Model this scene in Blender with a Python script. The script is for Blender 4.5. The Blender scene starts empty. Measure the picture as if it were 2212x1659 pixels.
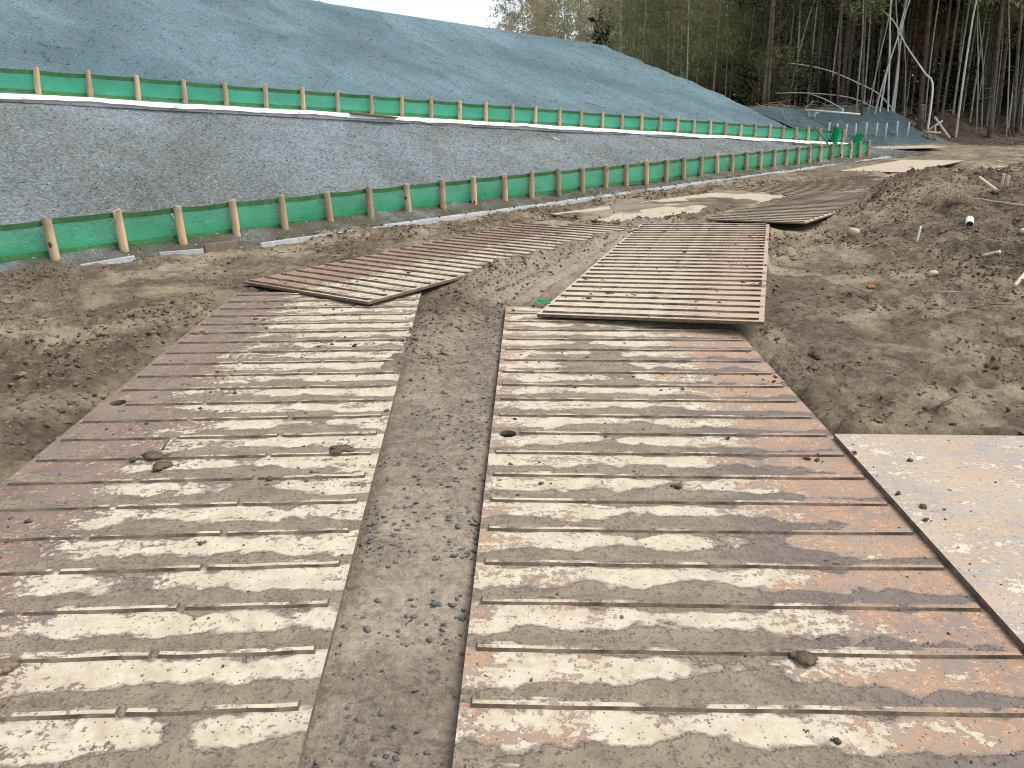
import bpy, bmesh, math, random
import numpy as np
from mathutils import Vector, Matrix, Quaternion

random.seed(7)
RNG = np.random.default_rng(11)
SC = bpy.context.scene
COL = SC.collection

# ------------------------------------------------------------------ camera
CAMZ = 1.56
PITCH = math.radians(13.5)
GR = math.tan(math.radians(6.56))          # the haul road climbs away from the camera
cam_d = bpy.data.cameras.new('camera')
cam_d.sensor_width = 36.0
cam_d.lens = 36.0 * 1671.0 / 2212.0
cam_d.clip_start = 0.05
cam_d.clip_end = 2000.0
cam = bpy.data.objects.new('camera', cam_d)
COL.objects.link(cam)
cam.location = (0, 0, CAMZ)
cam.rotation_euler = (math.radians(90) - PITCH, 0, 0)
SC.camera = cam

# ------------------------------------------------------------------ sky, sun, exposure
SUN_EL, SUN_AZ = math.radians(60), math.radians(95)      # azimuth from +Y, towards +X positive
world = bpy.data.worlds.new('World')
SC.world = world
world.use_nodes = True
wn = world.node_tree
wn.nodes.clear()
w_out = wn.nodes.new('ShaderNodeOutputWorld')
w_bg = wn.nodes.new('ShaderNodeBackground')
w_sky = wn.nodes.new('ShaderNodeTexSky')
w_sky.sky_type = 'NISHITA'
w_sky.sun_disc = False
w_sky.sun_elevation = SUN_EL
w_sky.sun_rotation = SUN_AZ
w_sky.air_density = 1.0
w_sky.dust_density = 0.8
w_sky.ozone_density = 1.0
w_hs = wn.nodes.new('ShaderNodeHueSaturation')
w_hs.inputs['Saturation'].default_value = 0.28
wn.links.new(w_sky.outputs[0], w_hs.inputs['Color'])
wn.links.new(w_hs.outputs[0], w_bg.inputs['Color'])
w_bg.inputs['Strength'].default_value = 0.09
wn.links.new(w_bg.outputs[0], w_out.inputs['Surface'])

sun_d = bpy.data.lights.new('sun', 'SUN')
sun_d.energy = 1.5
sun_d.angle = math.radians(42)
sun_d.color = (1.0, 0.95, 0.88)
sun = bpy.data.objects.new('sun', sun_d)
COL.objects.link(sun)
sdir = Vector((math.sin(SUN_AZ) * math.cos(SUN_EL), math.cos(SUN_AZ) * math.cos(SUN_EL), math.sin(SUN_EL)))
sun.rotation_euler = (-sdir).to_track_quat('-Z', 'Y').to_euler()
sun.location = (0, 0, 30)

SC.view_settings.view_transform = 'Standard'
SC.view_settings.look = 'None'
SC.view_settings.exposure = 1.36
SC.view_settings.gamma = 1.0
SC.view_settings.use_curve_mapping = False
SC.render.engine = 'CYCLES'
SC.cycles.max_bounces = 6
SC.cycles.diffuse_bounces = 3
SC.cycles.glossy_bounces = 2
SC.cycles.transparent_max_bounces = 12
SC.cycles.use_denoising = True
SC.cycles.filter_width = 1.1

# ------------------------------------------------------------------ survey: photo point -> place on the site
F, CX, CY = 1671.0, 1106.0, 829.5

def ray(u, v):
    x, y = (u - CX) / F, (CY - v) / F
    return np.array([x, y * math.sin(PITCH) + math.cos(PITCH), y * math.cos(PITCH) - math.sin(PITCH)])

def on_plane(u, v, h=0.0):
    """point at height h over the road plane"""
    d = ray(u, v)
    t = (-CAMZ + h) / (d[2] - GR * d[1])
    p = d * t
    return np.array([p[0], p[1], p[2] + CAMZ])

def at_y(u, v, y):
    d = ray(u, v)
    p = d * (y / d[1])
    return np.array([p[0], p[1], p[2] + CAMZ])

# ------------------------------------------------------------------ numpy noise
def _hash(ix, iy, seed):
    n = (ix.astype(np.int64) * 374761393 + iy.astype(np.int64) * 668265263 + seed * 1442695041) & 0x7fffffff
    n = ((n ^ (n >> 13)) * 1274126177) & 0x7fffffff
    return ((n ^ (n >> 16)) & 0xffff) / 65535.0

def noise(x, y, seed=0):
    x0, y0 = np.floor(x), np.floor(y)
    fx, fy = x - x0, y - y0
    ux, uy = fx * fx * fx * (fx * (fx * 6 - 15) + 10), fy * fy * fy * (fy * (fy * 6 - 15) + 10)
    out = 0
    for dx in (0, 1):
        for dy in (0, 1):
            a = _hash(x0 + dx, y0 + dy, seed) * 2 * np.pi
            w = (ux if dx else 1 - ux) * (uy if dy else 1 - uy)
            out = out + w * (np.cos(a) * (fx - dx) + np.sin(a) * (fy - dy))
    return out * 1.5

def fbm(x, y, octv=4, seed=0, gain=0.5):
    s, a = 0, 1.0
    for i in range(octv):
        s = s + a * noise(x, y, seed + i * 17)
        x, y, a = x * 2.03 + 5.2, y * 2.03 + 1.7, a * gain
    return s

def lumps(x, y, seed):
    """scattered rounded lumps, one per cell at most"""
    x0, y0 = np.floor(x), np.floor(y)
    out = np.zeros_like(x)
    for dx in (-1, 0, 1):
        for dy in (-1, 0, 1):
            cx_, cy_ = x0 + dx, y0 + dy
            px, py = cx_ + _hash(cx_, cy_, seed), cy_ + _hash(cx_, cy_, seed + 1)
            r = .25 + .45 * _hash(cx_, cy_, seed + 2)
            hgt = _hash(cx_, cy_, seed + 3)
            d = np.hypot(x - px, y - py) / r
            out = np.maximum(out, np.sqrt(np.clip(1 - d * d, 0, 1)) * r * np.where(hgt > .35, hgt, 0))
    return out

def chunks(x, y, seed):
    """broken blocks of clay: flat-topped cells of random height with sharp cracks between"""
    x0, y0 = np.floor(x), np.floor(y)
    f1 = np.full_like(x, 9.); f2 = np.full_like(x, 9.); hv = np.zeros_like(x)
    for dx in (-1, 0, 1):
        for dy in (-1, 0, 1):
            cx_, cy_ = x0 + dx, y0 + dy
            d = np.hypot(x - cx_ - _hash(cx_, cy_, seed), y - cy_ - _hash(cx_, cy_, seed + 1))
            hh_ = _hash(cx_, cy_, seed + 2)
            m = d < f1
            f2 = np.where(m, f1, np.minimum(f2, d)); hv = np.where(m, hh_, hv); f1 = np.where(m, d, f1)
    return np.minimum((f2 - f1) * 3.2, 1.0) * hv ** 1.6

def sst(a, b, x):
    t = np.clip((x - a) / (b - a), 0, 1)
    return t * t * (3 - 2 * t)

def seg_dist(x, y, pts):
    """distance to polyline, position along it"""
    best = np.full_like(x, 1e9); al = np.zeros_like(x); side = np.zeros_like(x); acc = 0.0
    for (ax, ay), (bx, by) in zip(pts[:-1], pts[1:]):
        dx, dy = bx - ax, by - ay
        L = math.hypot(dx, dy)
        t = np.clip(((x - ax) * dx + (y - ay) * dy) / (L * L), 0, 1)
        px, py = x - ax - t * dx, y - ay - t * dy
        d = np.hypot(px, py)
        m = d < best
        best = np.where(m, d, best); al = np.where(m, acc + t * L, al)
        side = np.where(m, (px * dy - py * dx) / L, side)
        acc += L
    return best, al, side

# ------------------------------------------------------------------ node helper
class Mat:
    def __init__(s, name):
        s.m = bpy.data.materials.new(name); s.m.use_nodes = True
        s.t = s.m.node_tree; s.t.nodes.clear()
        s.out = s.n('ShaderNodeOutputMaterial')
    def n(s, typ, **kw):
        nd = s.t.nodes.new(typ)
        for k, v in kw.items(): setattr(nd, k, v)
        return nd
    def put(s, sock, v):
        if isinstance(v, bpy.types.NodeSocket): s.t.links.new(v, sock)
        elif isinstance(v, (tuple, list)):
            sock.default_value = tuple(v) + ((1.0,) if len(v) == 3 and sock.type == 'RGBA' else ())
        else: sock.default_value = v
    def math(s, op, a, b=None, c=None, clamp=False):
        nd = s.n('ShaderNodeMath', operation=op, use_clamp=clamp)
        s.put(nd.inputs[0], a)
        if b is not None: s.put(nd.inputs[1], b)
        if c is not None: s.put(nd.inputs[2], c)
        return nd.outputs[0]
    def noise(s, vec, scale, detail=4, rough=0.55, dist=0.0):
        nd = s.n('ShaderNodeTexNoise')
        s.put(nd.inputs['Vector'], vec); s.put(nd.inputs['Scale'], scale)
        s.put(nd.inputs['Detail'], detail); s.put(nd.inputs['Roughness'], rough); s.put(nd.inputs['Distortion'], dist)
        return nd.outputs['Fac']
    def vor(s, vec, scale, feature='F1'):
        nd = s.n('ShaderNodeTexVoronoi', feature=feature)
        s.put(nd.inputs['Vector'], vec); s.put(nd.inputs['Scale'], scale)
        return nd
    def step(s, a, b, x):                      # smooth ramp 0..1
        nd = s.n('ShaderNodeMapRange', interpolation_type='SMOOTHSTEP')
        s.put(nd.inputs['Value'], x); s.put(nd.inputs['From Min'], a); s.put(nd.inputs['From Max'], b)
        return nd.outputs['Result']
    def mix(s, fac, a, b):
        nd = s.n('ShaderNodeMix', data_type='RGBA')
        s.put(nd.inputs['Factor'], fac); s.put(nd.inputs[6], a); s.put(nd.inputs[7], b)
        return nd.outputs[2]
    def mul(s, col, fac):
        nd = s.n('ShaderNodeMix', data_type='RGBA', blend_type='MULTIPLY')
        s.put(nd.inputs['Factor'], 1.0); s.put(nd.inputs[6], col); s.put(nd.inputs[7], fac)
        return nd.outputs[2]
    def scale(s, vec, xyz):
        nd = s.n('ShaderNodeVectorMath', operation='MULTIPLY')
        s.put(nd.inputs[0], vec); nd.inputs[1].default_value = xyz
        return nd.outputs[0]
    def xyz(s, vec):
        nd = s.n('ShaderNodeSeparateXYZ'); s.put(nd.inputs[0], vec); return nd.outputs
    def coord(s, kind='Object', obj=None):
        nd = s.n('ShaderNodeTexCoord')
        if obj is not None: nd.object = obj
        return nd.outputs[kind]
    def pos(s):
        return s.n('ShaderNodeNewGeometry').outputs['Position']
    def rnd(s):
        return s.n('ShaderNodeObjectInfo').outputs['Random']
    def attr(s, name):
        return s.n('ShaderNodeAttribute', attribute_name=name)
    def bump(s, h, strength=0.5, dist=0.02, normal=None):
        nd = s.n('ShaderNodeBump')
        s.put(nd.inputs['Height'], h); s.put(nd.inputs['Strength'], strength); s.put(nd.inputs['Distance'], dist)
        if normal is not None: s.put(nd.inputs['Normal'], normal)
        return nd.outputs[0]
    def bsdf(s, col, rough=0.8, normal=None, spec=0.3, metal=0.0):
        nd = s.n('ShaderNodeBsdfPrincipled')
        s.put(nd.inputs['Base Color'], col); s.put(nd.inputs['Roughness'], rough)
        s.put(nd.inputs['Specular IOR Level'], spec); s.put(nd.inputs['Metallic'], metal)
        if normal is not None: s.put(nd.inputs['Normal'], normal)
        return nd.outputs[0]
    def done(s, sh):
        s.t.links.new(sh, s.out.inputs['Surface']); return s.m

# ------------------------------------------------------------------ mesh / object helpers
def mesh_np(name, V, Fc, mat=None, smooth=False):
    V = np.asarray(V, np.float32); Fc = np.asarray(Fc, np.int32)
    k = Fc.shape[1]
    me = bpy.data.meshes.new(name)
    me.vertices.add(len(V)); me.vertices.foreach_set('co', V.ravel())
    me.loops.add(Fc.size); me.loops.foreach_set('vertex_index', Fc.ravel())
    me.polygons.add(len(Fc)); me.polygons.foreach_set('loop_start', np.arange(0, Fc.size, k, dtype=np.int32))
    if smooth: me.polygons.foreach_set('use_smooth', np.ones(len(Fc), bool))
    me.update(calc_edges=True)
    if mat: me.materials.append(mat)
    return me

def mesh_py(name, V, Fc, mat=None, smooth=False):
    me = bpy.data.meshes.new(name)
    me.from_pydata([tuple(map(float, v)) for v in V], [], [tuple(f) for f in Fc])
    if smooth:
        for p in me.polygons: p.use_smooth = True
    if mat: me.materials.append(mat)
    me.update()
    return me

def obj(name, me, parent=None, loc=None, rot=None):
    o = bpy.data.objects.new(name, me)
    COL.objects.link(o)
    if parent is not None: o.parent = parent
    if loc is not None: o.location = loc
    if rot is not None: o.rotation_euler = rot
    return o

def tag(o, label=None, cat=None, group=None, kind=None):
    if label: o['label'] = label
    if cat: o['category'] = cat
    if group: o['group'] = group
    if kind: o['kind'] = kind
    return o

def empty(name, loc=(0, 0, 0)):
    o = bpy.data.objects.new(name, None); COL.objects.link(o); o.location = loc; o.empty_display_size = 0.2
    return o

def grid_faces(nx, ny):
    i = np.arange(ny - 1)[:, None] * nx + np.arange(nx - 1)[None, :]
    return np.stack([i, i + 1, i + nx + 1, i + nx], -1).reshape(-1, 4)

def box_vf(cx, cy, cz, sx, sy, sz):
    V = [(cx + dx * sx / 2, cy + dy * sy / 2, cz + dz * sz / 2) for dz in (-1, 1) for dy in (-1, 1) for dx in (-1, 1)]
    Fc = [(0, 2, 3, 1), (4, 5, 7, 6), (0, 1, 5, 4), (2, 6, 7, 3), (0, 4, 6, 2), (1, 3, 7, 5)]
    return V, Fc

def bev_box(sx, sy, sz, b=0.004, seg=1):
    bm = bmesh.new()
    bmesh.ops.create_cube(bm, size=1.0)
    bmesh.ops.scale(bm, vec=(sx, sy, sz), verts=bm.verts)
    bmesh.ops.bevel(bm, geom=bm.edges[:], offset=b, segments=seg, affect='EDGES', profile=0.5)
    return bm

def bm_obj(name, bm, mat, parent=None, smooth=False):
    me = bpy.data.meshes.new(name); bm.to_mesh(me); bm.free()
    if mat: me.materials.append(mat)
    if smooth:
        for p in me.polygons: p.use_smooth = True
    return obj(name, me, parent)

def tube(pts, radii, sides=8, cap=True, seed=0, rough=0.0):
    """verts, faces of a tapered tube along pts"""
    pts = [Vector(p) for p in pts]
    V, Fc = [], []
    rg = random.Random(seed)
    prev = None
    for i, p in enumerate(pts):
        d = (pts[min(i + 1, len(pts) - 1)] - pts[max(i - 1, 0)]).normalized()
        if prev is None:
            a = Vector((1, 0, 0)) if abs(d.x) < 0.8 else Vector((0, 1, 0))
            u = d.cross(a).normalized()
        else:
            u = (prev - d * prev.dot(d)).normalized()
        prev = u
        w = d.cross(u)
        for k in range(sides):
            t = 2 * math.pi * k / sides
            r = radii[i] * (1 + rg.uniform(-rough, rough))
            V.append(p + u * (math.cos(t) * r) + w * (math.sin(t) * r))
    for i in range(len(pts) - 1):
        for k in range(sides):
            a, b = i * sides + k, i * sides + (k + 1) % sides
            Fc.append((a, b, b + sides, a + sides))
    if cap:
        Fc.append(tuple(reversed(range(sides))))
        Fc.append(tuple(range((len(pts) - 1) * sides, len(pts) * sides)))
    return V, Fc

def join_vf(parts):
    V, Fc, o = [], [], 0
    for v, f in parts:
        V += list(v); Fc += [tuple(i + o for i in q) for q in f]; o += len(v)
    return V, Fc

# ------------------------------------------------------------------ site layout (metres)
def rp(x, y, h=0.0):
    return np.array([x, y, GR * y + h])

# lower fence line and upper fence line
LO0 = on_plane(125, 568, 0.05)
_d = ray(2831, 214); _h = math.hypot(_d[0], _d[1])
LOD = np.array([_d[0] / _h, _d[1] / _h, _d[2] / _h])
UP0 = ray(86, 207) * 10.45 + np.array([0, 0, CAMZ])
_d = ray(3271, 395); _h = math.hypot(_d[0], _d[1])
UPD = np.array([_d[0] / _h, _d[1] / _h, _d[2] / _h])
UPN = np.array([-UPD[1], UPD[0], 0])
LON = np.array([-LOD[1], LOD[0], 0])
KERB_PTS = [on_plane(u, v) for u, v in ((-160, 622), (0, 602), (200, 578), (560, 530), (1095, 462), (1500, 403), (1920, 341))]

# plates: name -> near-left, near-right, far-left (tops), width, length
PL = {
    'A': dict(nl=rp(-2.02, 0.47, .036), d=(-.05, 1.0), W=1.555, L=6.10, ribs=.2250, ph=.147, t=.022, seg=3),
    'C': dict(nl=rp(-.178, 0.10, .036), d=(.022, 1.0), W=1.650, L=6.00, ribs=.2252, ph=.1525, t=.022, seg=1),
}

def plate_frame(nl, nr, fl):
    nl, nr, fl = Vector(nl), Vector(nr), Vector(fl)
    y = (fl - nl).normalized()
    x = nr - nl; x = (x - y * x.dot(y)).normalized()
    z = x.cross(y)
    m = Matrix.Identity(4)
    for i in range(3):
        m[i][0], m[i][1], m[i][2], m[i][3] = x[i], y[i], z[i], nl[i]
    return m

def ground_frame(nl, dirxy):
    """frame lying in the road plane"""
    dx, dy = dirxy; L = math.hypot(dx, dy); dx /= L; dy /= L
    nl = Vector(nl)
    fl = nl + Vector((dx, dy, GR * dy))
    nr = nl + Vector((dy, -dx, -GR * dx))
    return plate_frame(nl, nr, fl)

PLATES = []   # dicts: key, M (frame at near-left top corner), W, L, t, rib spacing, phase, seg

def add_plate(key, M, W, L, t=.022, ribs=None, ph=.1, seg=1, **kw):
    PLATES.append(dict(key=key, M=M, W=W, L=L, t=t, ribs=ribs, ph=ph, seg=seg, **kw))

for k in 'AC':
    q = PL[k]; add_plate(k, ground_frame(q['nl'], q['d']), q['W'], q['L'], q['t'], q['ribs'], q['ph'], q['seg'])
# B: near right corner propped up; D: right side up on the mud and on C
add_plate('B', plate_frame(on_plane(525, 608, .050), on_plane(830, 629, .085), on_plane(1130, 482, .04)), 1.56, 4.75, ribs=.178, ph=.05)
add_plate('D', plate_frame(on_plane(1160, 678, .075), on_plane(1619, 690, .145), on_plane(1380, 487, .05)), 1.60, 4.85, ribs=.182, ph=.06)
_e = on_plane(1800, 935, .062)
add_plate('E', ground_frame(_e - np.array([-.08, 3.05, GR * 3.05]) + np.array([-.16, 0, 0]), (.026, 1.0)), 1.55, 3.06)
add_plate('F', plate_frame(on_plane(1500, 472, .04), on_plane(1707, 470, .105), on_plane(1748, 412, .04)), 1.52, 4.3, ribs=.182, ph=.06)
add_plate('G', ground_frame(rp(4.05, 14.55, .045), (.78, .63)), 1.5, 4.6, ribs=.19, ph=.06)
add_plate('H', ground_frame(rp(.55, 11.35, .04), (.74, .67)), 1.35, 4.5)
add_plate('I', plate_frame(rp(7.55, 18.5, .05), rp(8.75, 17.55, .10), rp(10.9, 22.2, .06)), 1.5, 4.7)
add_plate('J', ground_frame(rp(7.25, 16.4, .05), (.81, .58)), 1.5, 6.1)
add_plate('K', plate_frame(rp(11.8, 26.9, .05), rp(14.4, 26.9, .12), rp(11.9, 28.4, .05)), 2.7, 1.5)

def local_xy(P, x, y):
    """road-plane x,y to plate local x,y (plan projection)"""
    M = P['M']
    ax, ay = np.array([M[0][0], M[1][0]]), np.array([M[0][1], M[1][1]])
    Ai = np.linalg.inv(np.stack([ax, ay], 1))
    rx, ry = x - M[0][3], y - M[1][3]
    return Ai[0, 0] * rx + Ai[0, 1] * ry, Ai[1, 0] * rx + Ai[1, 1] * ry

# ------------------------------------------------------------------ ground height
BERM = [(-.66, 4.55), (-.62, 5.2), (-.38, 6.35), (.12, 7.5), (.62, 8.6), (1.35, 10.1), (2.3, 11.3), (3.6, 12.7)]
BERM2 = [(-.05, 6.9), (.42, 7.9), (1.0, 9.1), (1.9, 10.6)]
BK0 = np.array([12.3, 28.3]); BKD = np.array([.861, .509]); BKN = np.array([-.509, .861])

def bank_sa(x, y):
    rx, ry = x - BK0[0], y - BK0[1]
    a = rx * BKD[0] + ry * BKD[1]
    s = rx * BKN[0] + ry * BKN[1]
    return s, a

def mound(x, y):
    xl = 2.35 + .30 * (y - 5.6) + .25 * noise(x * .9, y * .9, 91)
    m = sst(0, 1.9, x - xl) * sst(5.6, 10.6, y) * (1 - sst(11.2, 14.2, y + .12 * (6 - x)))
    return .56 * m * (1 + .25 * noise(x * .7 + 3, y * .7, 92)) + .10 * m * noise(x * 2.2, y * 2.2, 93)

def masks(x, y):
    # rough (cloddy) areas against flattened, driven ones
    kd, ka, ks = seg_dist(x, y, [tuple(k[:2]) for k in KERB_PTS])
    rough = .75 + .55 * fbm(x * .55, y * .55, 3, 5)
    in_gap = sst(-.98, -.85, x) * (1 - sst(.0, .06, x)) * (1 - sst(5.6, 6.4, y))
    rough = rough * (1 - .72 * in_gap)
    bd, ba, bs = seg_dist(x, y, BERM)
    road = sst(0, .8, x - 2.2 * 0 + 1e9) if False else 0
    far = sst(14, 22, y)
    rough = rough * (1 - .35 * far)
    wet = np.exp(-((seg_dist(x, y, [(-.1, 6.5), (.35, 7.5), (.85, 8.5), (1.35, 9.6), (2.0, 10.6)])[0]) / .45) ** 2)
    wet = np.maximum(wet, .55 * in_gap)
    return rough, wet, in_gap, (kd, ka, ks), (bd, ba, bs)

def height(x, y, full=True):
    x = np.asarray(x, float); y = np.asarray(y, float)
    rough, wet, gap, (kd, ka, ks), (bd, ba, bs) = masks(x, y)
    h = .026 * fbm(x * .8, y * .8, 3, 1)
    clod = np.abs(fbm(x * 4.0, y * 4.0, 3, 2, .55))
    h = h + np.clip(rough, .12, 1.4) * (.032 * clod + .018 * fbm(x * 9, y * 9, 3, 3)) * (1 - .5 * wet)
    wx, wy = x + .05 * noise(x * 7, y * 7, 81), y + .05 * noise(x * 7, y * 7, 82)
    cl = np.clip(rough - .28, 0, 1.1) * sst(-.30, .25, fbm(x * .9 + 2, y * .9, 3, 83) + .10) * (1 - .75 * gap) * (1 - .7 * wet)
    h = h + cl * (.030 * lumps(wx * 4.5, wy * 4.5, 84) + .045 * chunks(wx * 6.5, wy * 6.5, 88) + .075 * chunks(wx * 13, wy * 13, 94))
    h = h + (1 - .65 * gap) * .026 * chunks(wx * 9 + 3, wy * 9, 98) * (1 - .6 * wet)
    h = h + np.clip(rough - .75, 0, 1) * .07 * np.clip(fbm(x * 2.1, y * 2.1, 2, 8), 0, 1)
    # squeezed-up mud beside the left wheel track, with tyre cleats
    w = .21 + .06 * noise(ba * 1.3, ba * 0, 31)
    br = np.exp(-(bd / w) ** 2)
    cle = .5 + .5 * np.sin(ba * 2 * math.pi / .105 + 9 * bs)
    h = h + br * (.060 + .028 * fbm(x * 3, y * 3, 3, 32)) + .016 * cle * np.exp(-((bs + .10) / .09) ** 2) * br * sst(.8, 1.6, ba)
    h = h + .022 * np.sin(bs * 2 * math.pi / .17 + 1.2 * noise(ba * .8, bs * 2, 33)) * np.exp(-((bs - .35) / .55) ** 2) * sst(1.0, 2.2, ba)
    b2, a2, s2 = seg_dist(x, y, BERM2)
    h = h - .035 * np.exp(-((b2) / .16) ** 2)
    # longitudinal tyre grooves on the road further on
    cd, ca, cs = seg_dist(x, y, [(1.2, 10), (3.4, 12.6), (7.2, 16.6), (12.5, 21), (22, 27)])
    g = np.exp(-(cs / 2.6) ** 2) * sst(9.5, 11.5, y)
    h = h + g * .034 * np.sin(cs * 2 * math.pi / .37 + 1.5 * noise(ca * .4, cs, 41))
    # side of the left plate: a furrow, then a lip of soil
    e = -2.16 - .05 * (y - 3.3) - x
    side = (1 - sst(6.0, 6.9, y))
    h = h + side * (.05 * np.exp(-((e - .30) / .16) ** 2) - .02 * np.exp(-((e - .05) / .06) ** 2))
    # right of the right plate: rut
    e = x - (1.60 + .02 * (y - 3.6))
    side = sst(3.6, 4.0, y) * (1 - sst(8.4, 9.4, y))
    h = h + side * (-.035 * np.exp(-((e - .30) / .14) ** 2) + .03 * np.exp(-((e - .62) / .16) ** 2) + .02 * np.exp(-((e - .10) / .07) ** 2))
    # soil packed against the far edge of the smooth plate
    Pe = [q for q in PLATES if q['key'] == 'E'][0]
    lx, ly = local_xy(Pe, x, y)
    h = h + (.050 + .03 * noise(x * 5, y * 5, 69)) * np.exp(-((ly - Pe['L'] - .06) / .10) ** 2) * sst(-.05, .1, lx)
    # mud banked against the right edge of the propped left plate
    Pb = [q for q in PLATES if q['key'] == 'B'][0]
    lx, ly = local_xy(Pb, x, y)
    h = h + .085 * np.exp(-((lx - Pb['W'] - .03) / .16) ** 2) * sst(.8, 1.5, ly) * (1 - sst(5.0, 6.0, ly))
    h = h + mound(x, y)
    # back bank and forest floor
    s, a = bank_sa(x, y)
    wob = .35 * noise(x * .35, y * .35, 51)
    right = sst(4.2, 7.5, a + wob)
    bk = sst(0, 2.5 + 1.2 * right, s + wob) * (1.32 * (1 - right) + .55 * right)
    bk = bk * (1 + .0 * a)
    lin = np.clip((s + wob) / (2.5 + 1.2 * right), 0, 1) * (1.32 * (1 - right) + .55 * right)
    h = h + .6 * lin + .4 * bk
    h = h + sst(-.5, 1.5, s) * (.10 * fbm(x * .7, y * .7, 3, 52) + right * .75 * np.clip(fbm(x * .5, y * .5, 2, 53) + .3, 0, 1) * (1 - sst(4, 9, s)))
    h = h - .012 * np.clip(y - 34, 0, 200)
    # soil kept just under the plates
    if full:
        cover = np.zeros_like(x)
        cover = np.maximum(cover, br * sst(.35, .6, br + .25 * fbm(x * 5, y * 5, 2, 61)))
        for P in PLATES:
            lx, ly = local_xy(P, x, y)
            inside = np.minimum(np.minimum(lx, P['W'] - lx), np.minimum(ly, P['L'] - ly))
            k = sst(-.05, .015, inside)
            zt = P['M'][2][3] - GR * P['M'][1][3]         # height of near-left corner
            cap = -.012
            M_ = P['M']
            zb = M_[2][3] + M_[2][0] * lx + M_[2][1] * ly - GR * y - P['t']
            if P['key'] in 'GHIJK':                     # far plates, half sunk in mud
                mud = fbm(lx * 1.1 + 7, ly * .5, 3, 62)
                m = sst(-.02, .12, mud + (.10 if P['key'] == 'G' else -.10))
                cap = -.012 + (.062) * m
                if P['key'] == 'G': cap = -.012 + .056 * m
            else:
                cap = cap * (1 - cover * (P['key'] in 'AB')) + (.050 + .02 * fbm(x * 6, y * 6, 2, 63)) * cover * (P['key'] in 'AB')
                if P['key'] in 'BDF':
                    fill = sst(.35, 1.3, ly) if P['key'] != 'D' else sst(.5, 2.2, ly)
                    cap = np.where(cap > 0, cap, -.012 + (zb - .006 + .012) * fill)
                    h = np.where((k > .5) & (fill > .2), np.maximum(h, cap), h)
                if P['key'] == 'B':
                    e_ = np.exp(-((P['W'] - .02 - lx + .10 * fbm(x * 2.5, y * 2.5, 2, 67)) / .17) ** 2) * sst(.75, 1.5, ly)
                    cap = np.maximum(cap, (zb + .05 + .02 * fbm(x * 7, y * 7, 2, 68)) * e_)
                    c2 = sst(3.2, 4.8, ly + .9 * fbm(x * 1.5, y * 1.5, 2, 64)); cap = np.maximum(cap, -.012 + .085 * c2 * sst(0, .5, fbm(x * 2, y * 2, 2, 65) + .45))
                if P['key'] == 'F':
                    c2 = 1 - sst(.0, .75, lx + .25 * fbm(x * 1.5, y * 1.5, 2, 66)); cap = np.maximum(cap, -.012 + .075 * c2)
            h = np.where(k > 0, h * (1 - k) + np.minimum(h, cap) * k if not isinstance(cap, np.ndarray) else h * (1 - k) + np.where(cap > 0, np.maximum(np.minimum(h, cap), cap), np.minimum(h, cap)) * k, h)
        # the slope toe side: keep soil below the seeded slope
        under = sst(.10, .55, -ks) * (y < 27)
        h = h - .5 * under
    return h

def ground_z(x, y):
    return float(GR * y + height(np.array([x]), np.array([y]))[0])

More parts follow.
